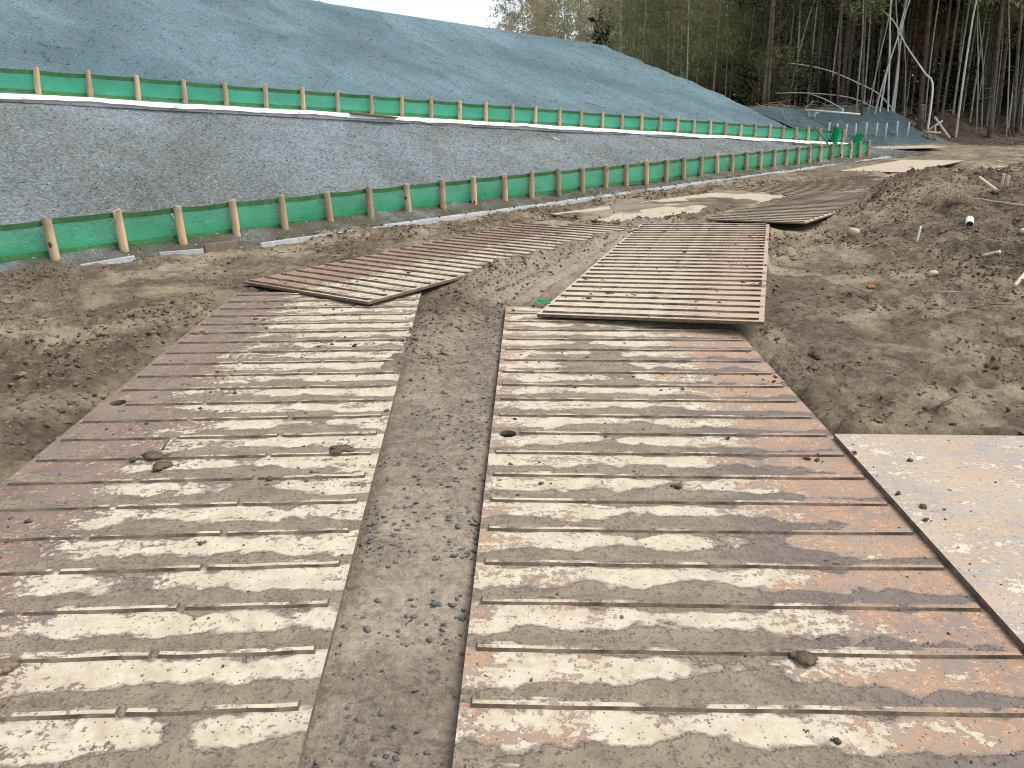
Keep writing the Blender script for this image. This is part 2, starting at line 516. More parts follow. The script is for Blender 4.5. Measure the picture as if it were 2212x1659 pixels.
# ------------------------------------------------------------------ materials
def mat_ground():
    m = Mat('site_mud')
    p = m.pos()
    a1 = m.attr('ma').outputs['Color']; sp = m.n('ShaderNodeSeparateColor'); m.put(sp.inputs[0], a1)
    dry, wet, grav = sp.outputs
    a2 = m.attr('mb').outputs['Color']; sp2 = m.n('ShaderNodeSeparateColor'); m.put(sp2.inputs[0], a2)
    blue, lit, film = sp2.outputs
    n1 = m.noise(p, 1.3, 5, .6); n2 = m.noise(p, 7.0, 6, .65); n3 = m.noise(p, 38, 5, .7); n4 = m.noise(p, 130, 3, .6)
    c = m.mix(m.step(.32, .68, n1), (.222, .166, .108), (.330, .258, .172))
    c = m.mix(m.step(.36, .66, n2), m.mul(c, (.66, .64, .61)), c)
    c = m.mix(m.math('MULTIPLY', m.step(.50, .70, n2), .55), c, (.335, .265, .183))
    c = m.mix(m.math('MULTIPLY', dry, m.step(.30, .62, m.math('ADD', n2, m.math('MULTIPLY', m.math('SUBTRACT', n3, .5), .5)))), c, (.385, .310, .215))
    wet_sheen = m.mix(m.step(.35, .65, n3), (.245, .208, .166), (.370, .320, .260))  # wet mud, made paler: the reflected sky is put into its colour
    n5 = m.noise(p, 17, 7, .74, .6)
    n7 = m.noise(m.scale(p, (.55, 1.5, 1)), 22, 6, .75, 1.2)
    n6 = m.noise(p, 60, 4, .7, .3)
    big = m.noise(p, 1.05, 4, .6, .4)
    rug = m.step(.40, .56, big)
    dk = m.math('MULTIPLY', m.step(.52, .60, n5), m.math('ADD', m.math('MULTIPLY', rug, .85), .15))
    c = m.mix(m.math('MULTIPLY', dk, .80), c, (.085, .067, .049))
    c = m.mix(m.math('MULTIPLY', m.math('MULTIPLY', m.step(.50, .36, big), m.step(.35, .55, n3)), .5), c, (.35, .292, .222))
    c = m.mix(m.math('MULTIPLY', m.math('MULTIPLY', m.step(.47, .38, n5), m.step(.50, .58, n6)), .7), c, (.40, .335, .25))
    c = m.mix(m.math('MULTIPLY', m.step(.58, .66, n6), .45), c, (.085, .067, .05))
    c = m.mix(m.math('MULTIPLY', wet, .85), c, m.mix(m.math('MULTIPLY', m.step(.55, .63, n5), .6), m.mix(m.math('MULTIPLY', m.step(.55, .60, n7), .7), wet_sheen, (.125, .105, .085)), (.120, .100, .080)))
    c = m.mix(m.math('MULTIPLY', grav, m.math('ADD', .30, m.math('MULTIPLY', m.step(.40, .58, n5), .5))), c, (.130, .097, .064))
    c = m.mix(m.math('MULTIPLY', film, .9), c, m.mix(n2, (.36, .30, .225), (.50, .425, .325)))
    # seeded bank, forest litter
    bl = m.mix(m.step(.35, .65, n2), (.050, .088, .098), (.090, .145, .165))
    bl = m.mix(m.step(.58, .68, m.noise(p, 3.2, 5, .7)), bl, (.06, .055, .04))
    c = m.mix(blue, c, bl)
    lt = m.mix(m.step(.35, .65, n2), (.030, .020, .014), (.090, .062, .042))
    lt = m.mix(m.step(.57, .66, n3), lt, (.22, .17, .12))
    c = m.mix(lit, c, lt)
    c = m.mul(c, m.mix(n3, (.72, .72, .72), (1.22, 1.22, 1.22)))
    h = m.math('ADD', m.math('ADD', m.math('MULTIPLY', n2, .55), m.math('MULTIPLY', n5, .9)), m.math('ADD', m.math('MULTIPLY', n3, .5), m.math('MULTIPLY', n4, .18)))
    rough = m.math('SUBTRACT', .92, m.math('MULTIPLY', wet, m.math('MULTIPLY', m.step(.40, .58, n2), .62)))
    nb = m.bump(h, m.math('MULTIPLY', m.math('SUBTRACT', 1.0, m.math('MULTIPLY', wet, .6)), m.math('ADD', .65, m.math('MULTIPLY', rug, .35))), .085)
    return m.done(m.bsdf(c, rough, nb, .35))

def mat_slope(name, blueness):
    m = Mat(name)
    p = m.pos()
    uv = m.coord('UV')
    n1 = m.noise(m.scale(uv, (1, 1, 1)), .35, 5, .6, .4); n2 = m.noise(p, 3.0, 6, .68); n3 = m.noise(p, 24, 5, .72); n4 = m.noise(p, 85, 4, .7)
    st = m.noise(m.scale(uv, (1.0, .32, 1)), 2.6, 5, .65, .7)
    if blueness > .5:
        c = m.mix(m.step(.30, .66, n1), (.105, .165, .190), (.165, .260, .305))
        c = m.mix(m.math('MULTIPLY', m.step(.46, .66, st), .75), c, (.150, .185, .190))
    else:
        c = m.mix(m.step(.30, .70, n1), (.165, .182, .184), (.240, .275, .296))
        c = m.mix(m.math('MULTIPLY', m.step(.50, .68, n2), .65), c, (.175, .165, .138))
    big = m.noise(m.scale(uv, (1, .8, 1)), .22, 4, .55, .6)
    run = m.noise(m.scale(uv, (1.6, .22, 1)), 1.1, 5, .6, .5)
    if blueness > .5:
        c = m.mix(m.math('MULTIPLY', m.step(.46, .62, big), .7), c, m.mul(c, (.74, .76, .76)))
        c = m.mix(m.math('MULTIPLY', m.step(.52, .66, run), .45), c, m.mul(c, (1.22, 1.20, 1.18)))
    else:
        c = m.mix(m.math('MULTIPLY', m.step(.47, .60, big), .7), c, m.mul(c, (.86, .84, .79)))
        c = m.mix(m.math('MULTIPLY', m.step(.50, .38, big), .6), c, m.mul(c, (1.06, 1.14, 1.24)))
        c = m.mix(m.math('MULTIPLY', m.step(.54, .66, run), .45), c, m.mul(c, (.76, .75, .74)))
    c = m.mix(m.math('MULTIPLY', m.step(.60, .72, m.noise(m.scale(uv, (1, .45, 1)), 1.9, 7, .74, 1.0)), .8 if blueness > .5 else .35), c, (.050, .062, .060))
    c = m.mix(m.math('MULTIPLY', m.step(.70, .76, m.noise(m.scale(uv, (.8, 1.2, 1)), .9, 6, .7)), .8), c, (.20, .13, .075))
    c = m.mul(c, m.mix(m.step(.30, .70, n3), (.50, .52, .53), (1.34, 1.33, 1.31)) if blueness < .5 else m.mix(m.step(.28, .72, n3), (.70, .71, .72), (1.20, 1.20, 1.19)))
    v = m.vor(p, 38 if blueness < .5 else 32)
    sp = m.math('MULTIPLY', m.step(.34, .22, v.outputs['Distance']), m.step(.80, .92, m.xyz(v.outputs['Color'])[0]))
    c = m.mix(m.math('MULTIPLY', sp, .75 if blueness < .5 else .4), c, (.42, .47, .50))
    sp2 = m.math('MULTIPLY', m.step(.40, .25, v.outputs['Distance']), m.step(.16, .06, m.xyz(v.outputs['Color'])[1]))
    c = m.mix(sp2, c, (.04, .045, .045))
    # brown wash-down along the foot
    a = m.attr('toe').outputs['Fac']
    c = m.mix(m.math('MULTIPLY', a, m.step(.25, .6, n2)), c, (.105, .092, .062))
    h = m.math('ADD', m.math('MULTIPLY', n3, .7), m.math('ADD', m.math('MULTIPLY', n4, .35), m.math('MULTIPLY', n2, .6)))
    return m.done(m.bsdf(c, .95, m.bump(h, .9, .05), .15))

def mat_plate(name, root, P, cfg):
    """steel with rust, dried slurry, wet mud lying against the uphill side of the ribs"""
    m = Mat(name)
    o = m.coord('Object', root)
    X, Y, Z = m.xyz(o)
    W, L = P['W'], P['L']
    xn = m.math('DIVIDE', X, W)
    n1 = m.noise(o, 2.2, 5, .6); n2 = m.noise(o, 9, 6, .65); n3 = m.noise(o, 45, 5, .7); n4 = m.noise(o, 160, 3, .7)
    sx = m.noise(m.scale(o, (1.0, 1.9, 1.0)), 4.0, 9, .72, .3)
    # bare steel
    steel = m.mix(m.step(.35, .65, n1), cfg['steel1'], cfg['steel2'])
    gr = m.math('ADD', m.math('MULTIPLY', n2, .45), m.math('ADD', m.math('MULTIPLY', n3, .35), m.math('MULTIPLY', n4, .20)))
    steel = m.mix(m.math('MULTIPLY', m.step(.44, .56, gr), cfg.get('rust', .7)), steel, cfg['rustc'])
    steel = m.mix(m.math('MULTIPLY', m.step(.52, .60, m.math('ADD', m.math('MULTIPLY', n2, .25), m.math('ADD', m.math('MULTIPLY', n3, .4), m.math('MULTIPLY', n4, .35)))), .8), steel, cfg['pale'])
    steel = m.mix(m.math('MULTIPLY', m.step(.54, .60, m.noise(o, 62, 7, .80)), cfg.get('blue', .0)), steel, (.15, .17, .215))
    if not P['ribs']:
        stk = m.noise(m.scale(o, (1.3, 9.0, 1)), 2.4, 7, .7, 1.2)
        steel = m.mix(m.math('MULTIPLY', m.step(.50, .60, stk), .75), steel, cfg['rustc'])
        steel = m.mix(m.math('MULTIPLY', m.step(.46, .36, stk), .7), steel, (.25, .245, .255))
    # dried slurry, more of it towards one side
    ramp = m.n('ShaderNodeValToRGB'); m.put(ramp.inputs[0], xn)
    for i, (pp, v) in enumerate(cfg['dry']):
        e = ramp.color_ramp.elements[i] if i < 2 else ramp.color_ramp.elements.new(pp)
        e.position = pp; e.color = (v, v, v, 1)
    dryb = ramp.outputs[0]
    dm = m.math('ADD', m.math('MULTIPLY', m.math('SUBTRACT', sx, .5), 2.6), m.math('ADD', dryb, m.math('MULTIPLY', m.math('SUBTRACT', n3, .5), 1.5)))
    dry = m.step(.42, .60, dm)
    cream = m.mix(m.step(.35, .65, n2), cfg.get('cream1', (.565, .500, .392)), cfg.get('cream2', (.46, .395, .298)))
    cream = m.mul(cream, m.mix(n3, (.72, .71, .69), (1.18, 1.18, 1.18)))
    cream = m.mix(m.math('MULTIPLY', m.step(.50, .66, m.noise(o, 14, 6, .7, .5)), .45), cream, (.36, .30, .22))
    cream = m.mix(m.math('MULTIPLY', m.step(.60, .68, n4), .55), cream, (.30, .25, .18))
    col = m.mix(dry, steel, cream)
    rib_h = m.step(.004, .010, Z)
    wetm = 0.0
    if P['ribs']:
        t = m.math('MODULO', m.math('ADD', m.math('SUBTRACT', Y, P['ph']), P['ribs'] * 40), P['ribs'])     # 0 at the rib, grows uphill
        mr = m.n('ShaderNodeValToRGB'); m.put(mr.inputs[0], xn)
        for i, (pp, v) in enumerate(cfg['mud']):
            e = mr.color_ramp.elements[i] if i < 2 else mr.color_ramp.elements.new(pp)
            e.position = pp; e.color = (v, v, v, 1)
        mb = mr.outputs[0]
        na = m.noise(m.scale(o, (1.0, 1.25, 1.0)), 4.6, 8, .60, .2)
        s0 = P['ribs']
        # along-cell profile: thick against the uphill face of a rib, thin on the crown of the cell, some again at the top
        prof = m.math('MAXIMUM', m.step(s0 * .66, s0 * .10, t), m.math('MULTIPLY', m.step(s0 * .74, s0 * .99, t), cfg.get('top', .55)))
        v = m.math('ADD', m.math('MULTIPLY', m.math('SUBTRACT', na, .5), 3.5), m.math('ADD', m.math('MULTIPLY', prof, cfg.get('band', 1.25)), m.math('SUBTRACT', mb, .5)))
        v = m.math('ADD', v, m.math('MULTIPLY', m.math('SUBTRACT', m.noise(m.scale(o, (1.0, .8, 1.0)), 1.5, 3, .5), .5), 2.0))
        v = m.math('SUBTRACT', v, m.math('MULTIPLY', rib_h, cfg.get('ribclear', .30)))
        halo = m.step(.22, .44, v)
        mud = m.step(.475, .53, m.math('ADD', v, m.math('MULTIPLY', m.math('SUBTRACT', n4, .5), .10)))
    else:
        na = m.noise(o, 1.6, 7, .62, .4)
        v = m.math('ADD', m.math('MULTIPLY', m.math('SUBTRACT', na, .5), 3.0), cfg.get('mudflat', 0.0))
        halo = m.step(.44, .60, v); mud = m.step(.62, .70, v)
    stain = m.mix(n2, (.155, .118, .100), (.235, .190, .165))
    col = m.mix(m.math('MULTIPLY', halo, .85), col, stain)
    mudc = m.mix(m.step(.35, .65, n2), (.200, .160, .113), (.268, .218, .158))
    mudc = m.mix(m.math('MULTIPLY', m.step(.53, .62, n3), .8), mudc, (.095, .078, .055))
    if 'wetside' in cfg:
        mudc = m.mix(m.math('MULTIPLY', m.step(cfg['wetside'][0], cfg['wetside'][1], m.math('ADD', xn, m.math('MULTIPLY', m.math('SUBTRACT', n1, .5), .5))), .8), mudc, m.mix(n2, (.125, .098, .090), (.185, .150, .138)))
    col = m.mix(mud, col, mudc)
    # spatter
    vs = m.vor(o, 75)
    spk = m.math('MULTIPLY', m.step(.26, .16, vs.outputs['Distance']), m.step(.70, .80, m.xyz(vs.outputs['Color'])[0]))
    col = m.mix(m.math('MULTIPLY', spk, .8), col, (.115, .095, .07))
    # plate edges stay bare brown steel
    side = m.step(.80, .45, m.xyz(m.n('ShaderNodeVectorTransform', vector_type='NORMAL', convert_from='WORLD', convert_to='OBJECT').outputs[0])[2]) if False else None
    hgt = m.math('ADD', m.math('MULTIPLY', mud, .55), m.math('ADD', m.math('MULTIPLY', m.math('MULTIPLY', n3, mud), 1.0), m.math('ADD', m.math('MULTIPLY', n4, .22), m.math('MULTIPLY', spk, .5))))
    hgt = m.math('ADD', hgt, m.math('MULTIPLY', dry, .16))
    rough = m.math('SUBTRACT', .86, m.math('MULTIPLY', m.math('MAXIMUM', halo, mud), .26))
    return m.done(m.bsdf(col, rough, m.bump(hgt, .8, .012), .35))

def mat_simple(name, c1, c2, scale=8, rough=.85, bump=.3, dist=.01, spec=.3, fine=None, vary=0.0):
    m = Mat(name)
    o = m.coord('Object')
    n = m.noise(o, scale, 5, .65)
    c = m.mix(m.step(.32, .68, n), c1, c2)
    if vary:
        r = m.rnd()
        c = m.mul(c, m.mix(r, (1 - vary,) * 3, (1 + vary,) * 3))
    n2 = m.noise(o, scale * 6, 4, .7)
    c = m.mul(c, m.mix(n2, (.78, .78, .78), (1.18, 1.18, 1.18)))
    return m.done(m.bsdf(c, rough, m.bump(m.math('ADD', n, m.math('MULTIPLY', n2, .5)), bump, dist), spec))

def mat_wood(name, c1, c2, top=None):
    m = Mat(name)
    o = m.coord('Object'); r = m.rnd()
    off = m.n('ShaderNodeVectorMath', operation='ADD'); m.put(off.inputs[0], o)
    cb = m.n('ShaderNodeCombineXYZ'); m.put(cb.inputs[2], m.math('MULTIPLY', r, 37.0)); m.put(cb.inputs[0], m.math('MULTIPLY', r, 11.0))
    m.put(off.inputs[1], cb.outputs[0]); v = off.outputs[0]
    g = m.noise(m.scale(v, (18, 18, 1.6)), 1.6, 5, .65, .6)
    c = m.mix(m.step(.34, .66, g), c1, c2)
    r2 = m.math('FRACT', m.math('MULTIPLY', r, 7.31))
    c = m.mix(m.math('MULTIPLY', m.step(.60, 1.0, r2), .55), c, (.27, .20, .15))
    c = m.mul(c, m.mix(r, (.70, .70, .70), (1.15, 1.12, 1.06)))
    kn = m.vor(m.scale(v, (9, 9, 6)), 1.0)
    c = m.mix(m.math('MULTIPLY', m.step(.23, .15, kn.outputs['Distance']), m.step(.45, .6, m.xyz(kn.outputs['Color'])[0])), c, (.06, .03, .018))
    z = m.xyz(o)[2]
    d = m.noise(v, 9, 5, .7)
    if top is not None:
        c = m.mix(m.math('MULTIPLY', m.step(top - .14, top, m.math('ADD', z, m.math('MULTIPLY', m.math('SUBTRACT', d, .5), .16))), .6), c, (.20, .165, .15))
    c = m.mix(m.math('MULTIPLY', m.step(.62, .72, d), .5), c, (.17, .115, .07))
    c = m.mix(m.math('MULTIPLY', m.step(.07, .0, z), .5), c, (.15, .115, .08))
    return m.done(m.bsdf(c, .85, m.bump(g, .4, .006), .2))

def mat_net(name, col, alpha):
    m = Mat(name)
    p = m.coord('Object')
    n = m.noise(p, 2.6, 4, .6); n2 = m.noise(p, 70, 3, .7)
    c = m.mix(m.step(.3, .7, n), tuple(.86 * q for q in col), tuple(min(1, 1.12 * q) for q in col))
    c = m.mix(m.math('MULTIPLY', m.step(.62, .72, n2), .28), c, (.22, .50, .36))
    d = m.n('ShaderNodeBsdfDiffuse'); m.put(d.inputs['Color'], c)
    tl = m.n('ShaderNodeBsdfTranslucent'); m.put(tl.inputs['Color'], c)
    mx = m.n('ShaderNodeMixShader'); mx.inputs[0].default_value = .35
    m.t.links.new(d.outputs[0], mx.inputs[1]); m.t.links.new(tl.outputs[0], mx.inputs[2])
    tr = m.n('ShaderNodeBsdfTransparent')
    mx2 = m.n('ShaderNodeMixShader')
    m.put(mx2.inputs[0], m.math('ADD', alpha, m.math('MULTIPLY', m.math('SUBTRACT', n2, .5), .5), clamp=True))
    m.t.links.new(tr.outputs[0], mx2.inputs[1]); m.t.links.new(mx.outputs[0], mx2.inputs[2])
    return m.done(mx2.outputs[0])

def mat_leaf(name, c1, c2, trans=.35):
    m = Mat(name)
    g = m.n('ShaderNodeNewGeometry')
    r = g.outputs['Random Per Island']; ro = m.rnd()
    c = m.mix(r, c1, c2)
    c = m.mul(c, m.mix(ro, (.75, .78, .75), (1.2, 1.15, 1.1)))
    d = m.n('ShaderNodeBsdfDiffuse'); m.put(d.inputs['Color'], c)
    tl = m.n('ShaderNodeBsdfTranslucent'); m.put(tl.inputs['Color'], c)
    mx = m.n('ShaderNodeMixShader'); mx.inputs[0].default_value = trans
    m.t.links.new(d.outputs[0], mx.inputs[1]); m.t.links.new(tl.outputs[0], mx.inputs[2])
    return m.done(mx.outputs[0])

M_GROUND = mat_ground()
M_UP = mat_slope('seeded_upper_slope', 1.0)
M_LOW = mat_slope('seeded_lower_slope', 0.0)
M_STAKE = mat_wood('pine_stake', (.46, .34, .205), (.60, .47, .30), top=.40)
M_BOARD = mat_wood('old_board', (.18, .13, .10), (.26, .20, .16))
M_TIMBER = mat_wood('pale_timber', (.42, .33, .22), (.55, .45, .32))
M_NET = mat_net('green_net', (.030, .460, .230), .66)
M_NETROLL = mat_net('green_net_roll', (.012, .330, .125), 1.4)
M_HEM = mat_simple('green_hem', (.035, .125, .040), (.060, .175, .055), 14, .8, .2, .004)
M_CONC = mat_simple('white_concrete', (.72, .73, .74), (.84, .84, .85), 3, .9, .5, .02)
M_EDGE = mat_simple('grey_edging', (.34, .36, .37), (.50, .52, .53), 5, .7, .25, .005)
M_PIN = mat_simple('dark_pin', (.04, .04, .04), (.07, .065, .06), 20, .7, .1, .002)
M_CLOD = mat_simple('mud_clod', (.150, .111, .071), (.275, .212, .140), 12, .95, .9, .02, .2)
M_CLODW = mat_simple('wet_clod', (.078, .058, .038), (.150, .114, .075), 16, .85, .9, .02, .35)
M_STONE = mat_simple('grey_stone', (.090, .094, .097), (.19, .19, .185), 30, .8, .5, .01, .35, vary=.35)
M_ROCK = mat_simple('pale_rock', (.40, .33, .21), (.55, .46, .31), 7, .9, .8, .02)
M_ORANGE = mat_simple('rusty_clod', (.28, .10, .035), (.40, .17, .06), 9, .9, .8, .02)
M_PVC = mat_simple('white_pvc', (.72, .72, .72), (.82, .82, .82), 6, .45, .1, .003, .5)
M_BORESHADE = mat_simple('painted_bore_shade', (.02, .022, .024), (.035, .035, .035), 6, .8, .1, .003)
M_STRAWBAM = mat_simple('dry_bamboo', (.46, .38, .26), (.62, .54, .40), 7, .6, .3, .006)
M_GREYBAM = mat_simple('weathered_bamboo', (.46, .45, .41), (.62, .61, .56), 7, .6, .3, .006)
M_TWIG = mat_simple('dry_twig', (.11, .075, .052), (.24, .18, .13), 14, .9, .4, .005)
M_TWIGP = mat_simple('pale_twig', (.30, .24, .17), (.48, .40, .30), 14, .85, .3, .005)
M_BARK = mat_simple('pine_bark', (.080, .059, .050), (.155, .120, .104), 5, .95, .9, .03, .15, vary=.25)
M_BARK2 = mat_simple('dark_pine_bark', (.042, .034, .031), (.088, .070, .062), 5, .95, .9, .03, .15, vary=.25)
M_CULM = mat_simple('bamboo_culm', (.24, .25, .20), (.37, .38, .32), 2.2, .55, .2, .01, .4, vary=.28)
M_CULMW = mat_simple('pale_bamboo_culm', (.40, .41, .38), (.55, .56, .52), 2.2, .5, .2, .01, .4, vary=.12)
M_BENT = mat_simple('bleached_bamboo_culm', (.60, .60, .57), (.74, .74, .70), 2.2, .5, .2, .01, .4)
M_LBAM = mat_leaf('bamboo_leaves', (.20, .22, .10), (.44, .44, .25))
M_LBAMP = mat_leaf('pale_bamboo_leaves', (.38, .36, .24), (.58, .55, .38))
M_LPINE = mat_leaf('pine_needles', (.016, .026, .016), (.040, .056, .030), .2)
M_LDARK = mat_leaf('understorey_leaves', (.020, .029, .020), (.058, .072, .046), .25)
M_LSHRUB = mat_leaf('shrub_leaves', (.10, .11, .055), (.235, .225, .13))
M_LDEAD = mat_leaf('dead_bamboo_leaves', (.12, .075, .04), (.23, .155, .085))

# ------------------------------------------------------------------ ground sheet
def spaced(lo, hi, d0, k, c0, c1):
    """coordinates with step d0 inside [c0,c1], growing by k outside"""
    out = [c0]
    while out[-1] < c1: out.append(out[-1] + d0)
    d = d0
    while out[-1] < hi: d *= k; out.append(out[-1] + d)
    left = []; d = d0; v = c0
    while v > lo: d *= k; v -= d; left.append(v)
    return np.array(left[::-1] + out)

gx = spaced(-120, 160, .028, 1.045, -5.2, 6.6)
gy = [0.9]
while gy[-1] < 60: gy.append(gy[-1] + max(.022, .0056 * gy[-1]))
while gy[-1] < 260: gy.append(gy[-1] + .06 * gy[-1])
gy = np.array([-60, -30, -14, -6, -2.5, -.8, 0, .5] + gy)
GX, GY = np.meshgrid(gx, gy)
fx, fy = GX.ravel(), GY.ravel()
hh = height(fx, fy)
me = mesh_np('ground', np.stack([fx, fy, GR * np.minimum(fy, 400) + hh], 1), grid_faces(len(gx), len(gy)), M_GROUND, True)
rough, wet, gap, (kd, ka, ks), (bd, ba, bs) = masks(fx, fy)
mo = mound(fx, fy)
s_, a_ = bank_sa(fx, fy)
wob = .35 * noise(fx * .35, fy * .35, 51)
nn = fbm(fx * .8 + 9, fy * .8, 4, 71)
right = sst(4.2, 6.2, a_ + wob + .5 * nn)
blue = sst(-.05, .25, s_ + wob) * (1 - right) * (1 - sst(2.3, 2.9, s_ + wob + .3 * nn))
lit = np.clip(sst(2.2, 3.0, s_ + wob + .3 * nn) + right * sst(-3.2, -.8, s_ + 1.0 * nn), 0, 1) * (1 - blue)
twd = sst(.52, .64, fx / np.maximum(fy, 1) + .10 * nn) * sst(5.8, 7.5, fy) * (1 - sst(12.5, 15, fy)) * sst(-.25, .2, nn + .15)
lit = np.maximum(lit, .6 * twd)
dry = np.clip(sst(-.05, .45, nn) * (1 - gap) + .9 * np.exp(-((fx - 4.6) / 1.0) ** 2 - ((fy - 10.2) / 1.2) ** 2), 0, 1)
cd, ca, cs = seg_dist(fx, fy, [(1.2, 10), (3.4, 12.6), (7.2, 16.6), (12.5, 21), (22, 27)])
film = np.exp(-((seg_dist(fx, fy, [(.7, 11.1), (2.2, 12.3), (4.2, 14.0)])[0]) / .42) ** 2) * sst(-.25, .25, nn + .12)
film = np.maximum(film, np.exp(-((seg_dist(fx, fy, [(7.6, 16.5), (10, 18.6), (15, 22)])[0]) / .5) ** 2) * sst(-.2, .3, nn))
rut_ = np.exp(-((fx - 1.92 - .02 * (fy - 3.6)) / .28) ** 2) * sst(3.7, 4.2, fy) * (1 - sst(8.5, 9.6, fy))
lip_ = np.exp(-((-2.16 - .05 * (fy - 3.3) - fx - .22) / .20) ** 2) * (1 - sst(6.0, 6.9, fy))
grav = np.clip(np.maximum(np.maximum(np.exp(-(bd / .36) ** 2), .7 * rut_), .8 * lip_) + .4 * sst(12, 16, fy) * sst(0, .4, nn), 0, 1)
for nm, ch in (('ma', (dry, wet, grav)), ('mb', (blue, lit, film))):
    at = me.attributes.new(nm, 'FLOAT_COLOR', 'POINT')
    at.data.foreach_set('color', np.stack([*ch, np.ones_like(dry)], 1).astype(np.float32).ravel())
ground = tag(obj('ground', me), 'churned brown mud and soil of the haul road', kind='structure')

# ------------------------------------------------------------------ cut slopes
def ruled(name, lo, hi, nu, nv, amp, mat, seed, toe=None):
    """surface between polylines lo(u) and hi(u), roughened"""
    u = np.linspace(0, 1, nu)
    A = np.array([lo(t) for t in u]); B = np.array([hi(t) for t in u])
    v = np.linspace(0, 1, nv)
    P = A[None] * (1 - v[:, None, None]) + B[None] * v[:, None, None]
    du = np.linalg.norm(A - A[0], axis=1)[None].repeat(nv, 0)
    dv = np.linalg.norm(P - P[:1], axis=2)
    ed = np.minimum(1, np.minimum(v, 1 - v)[:, None] * nv / 5)
    n = amp * (fbm(du * .35, dv * .35, 3, seed) * .9 + fbm(du * 1.8, dv * 1.8, 4, seed + 3) * .32 + .12 * fbm(du * 7, dv * 7, 3, seed + 5))
    P[..., 2] += n * ed
    me = mesh_np(name, P.reshape(-1, 3), grid_faces(nu, nv), mat, True)
    uvl = me.uv_layers.new(name='UVMap')
    idx = np.empty(len(me.loops), np.int32); me.loops.foreach_get('vertex_index', idx)
    uvs = np.stack([du.ravel(), dv.ravel()], 1)[idx]
    uvl.data.foreach_set('uv', uvs.astype(np.float32).ravel())
    at = me.attributes.new('toe', 'FLOAT', 'POINT')
    tv = np.zeros_like(dv) if toe is None else (1 - sst(toe * .4, toe, dv + .25 * fbm(du * 1.2, dv * 1.2, 3, seed + 9)))
    at.data.foreach_set('value', tv.ravel().astype(np.float32))
    return tag(obj(name, me), kind='structure')

LO_LEN = 26.5
def lo_pt(t):                                   # kerb side foot of the lower slope
    s = -5.5 + t * (LO_LEN + 4.2)
    p = LO0 + LOD * s
    q = p - LON * .34; return np.array([q[0], q[1], min(q[2] - .10, GR * q[1] + .05)])
UP_A, UP_B = -6.0, 25.0
def up_pt(t, back=0.0, dz=0.0):
    return UP0 + UPD * (UP_A + t * (UP_B - UP_A)) + UPN * back + np.array([0, 0, dz])
# far ends meet in the corner by the net rolls
def lo_hi(t): return up_pt(t * .965, -.05, -.10)
low = ruled('lower_slope', lo_pt, lo_hi, 560, 110, .080, M_LOW, 201, toe=.95)
tag(low, 'grey seeded slope between the two green fences')

TH = math.tan(math.radians(28)); CREST = 6.45
def us_lo(t): return up_pt(t, .30, 0.0) if t < .9 else up_pt(t, .30, 0)
def crest_pt(t):
    a = UP_A + t * (UP_B - UP_A)
    return UP0 + UPD * a + UPN * CREST + np.array([0, 0, (CREST - .35) * TH])
A_END_LO, A_END_HI = 20.6, 17.15
def us_lo(t):
    a = UP_A + t * (A_END_LO - UP_A)
    return UP0 + UPD * a + UPN * .30 + np.array([0, 0, -.02])
def us_hi(t):
    a = UP_A + t * (A_END_HI - UP_A)
    return UP0 + UPD * a + UPN * CREST + np.array([0, 0, (CREST - .35) * TH])
up = ruled('upper_slope', us_lo, us_hi, 520, 150, .085, M_UP, 301)
tag(up, 'tall blue grey seeded slope above the upper fence')
# rounded far shoulder of the slope, turning away downhill, and the flat top
def sh_hi(t): return us_hi(1.0) * (1 - t) + us_lo(1.0) * t
def sh_lo(t):
    p = sh_hi(t); return p + UPD * 3.2 + UPN * 1.0 + np.array([0, 0, -min(2.4, .15 + 2.3 * (1 - t))])
sh = ruled('slope_shoulder', sh_hi, sh_lo, 60, 24, .04, M_UP, 305)
tag(sh, 'blue grey shoulder where the upper slope turns away')
def pt_lo(t): return us_hi(t)
def pt_hi(t): return us_hi(t) + UPN * 40 + np.array([0, 0, .4])
pt = ruled('slope_top', pt_lo, pt_hi, 80, 40, .10, M_UP, 309)
tag(pt, 'flat top of the seeded slope')
# drain berm behind the white concrete edge
def bm_lo(t): return up_pt(t * .868, -.06, .0)
def bm_hi(t): return up_pt(t * .868, .34, -.01)
bme = ruled('berm', bm_lo, bm_hi, 80, 4, .004, M_CONC, 311)
tag(bme, 'narrow concrete berm carrying the upper fence')

# white concrete edge: one long wavy kerb of short casts
edge = empty('concrete_edge', tuple(up_pt(0)))
tag(edge, 'white concrete edge along the foot of the upper fence', 'edging')
NSEG = 14
for i in range(NSEG):
    V, Fc = [], []
    n = 14
    for k in range(n + 1):
        t = (i + k / n) / NSEG * .868
        a = UP_A + t * (UP_B - UP_A)
        w = .012 * noise(np.array([a * .9]), np.array([3.]), 77)[0] + .007 * noise(np.array([a * 4]), np.array([1.]), 78)[0]
        p = up_pt(t, -.10, -.015)
        for (b, z) in ((-.03, -.050 + 2.2 * w), (-.015, .012 + w), (.03, .02 + w), (.05, -.10)):
            V.append(p + UPN * b + np.array([0, 0, z]) - up_pt(0))
    for k in range(n):
        for q in range(3):
            a0 = k * 4 + q; Fc.append((a0, a0 + 4, a0 + 5, a0 + 1))
    Fc.append((0, 1, 2, 3)); Fc.append(tuple(n * 4 + q for q in (3, 2, 1, 0)))
    obj('edge_cast', mesh_py('edge_cast', V, Fc, M_CONC, True), edge)

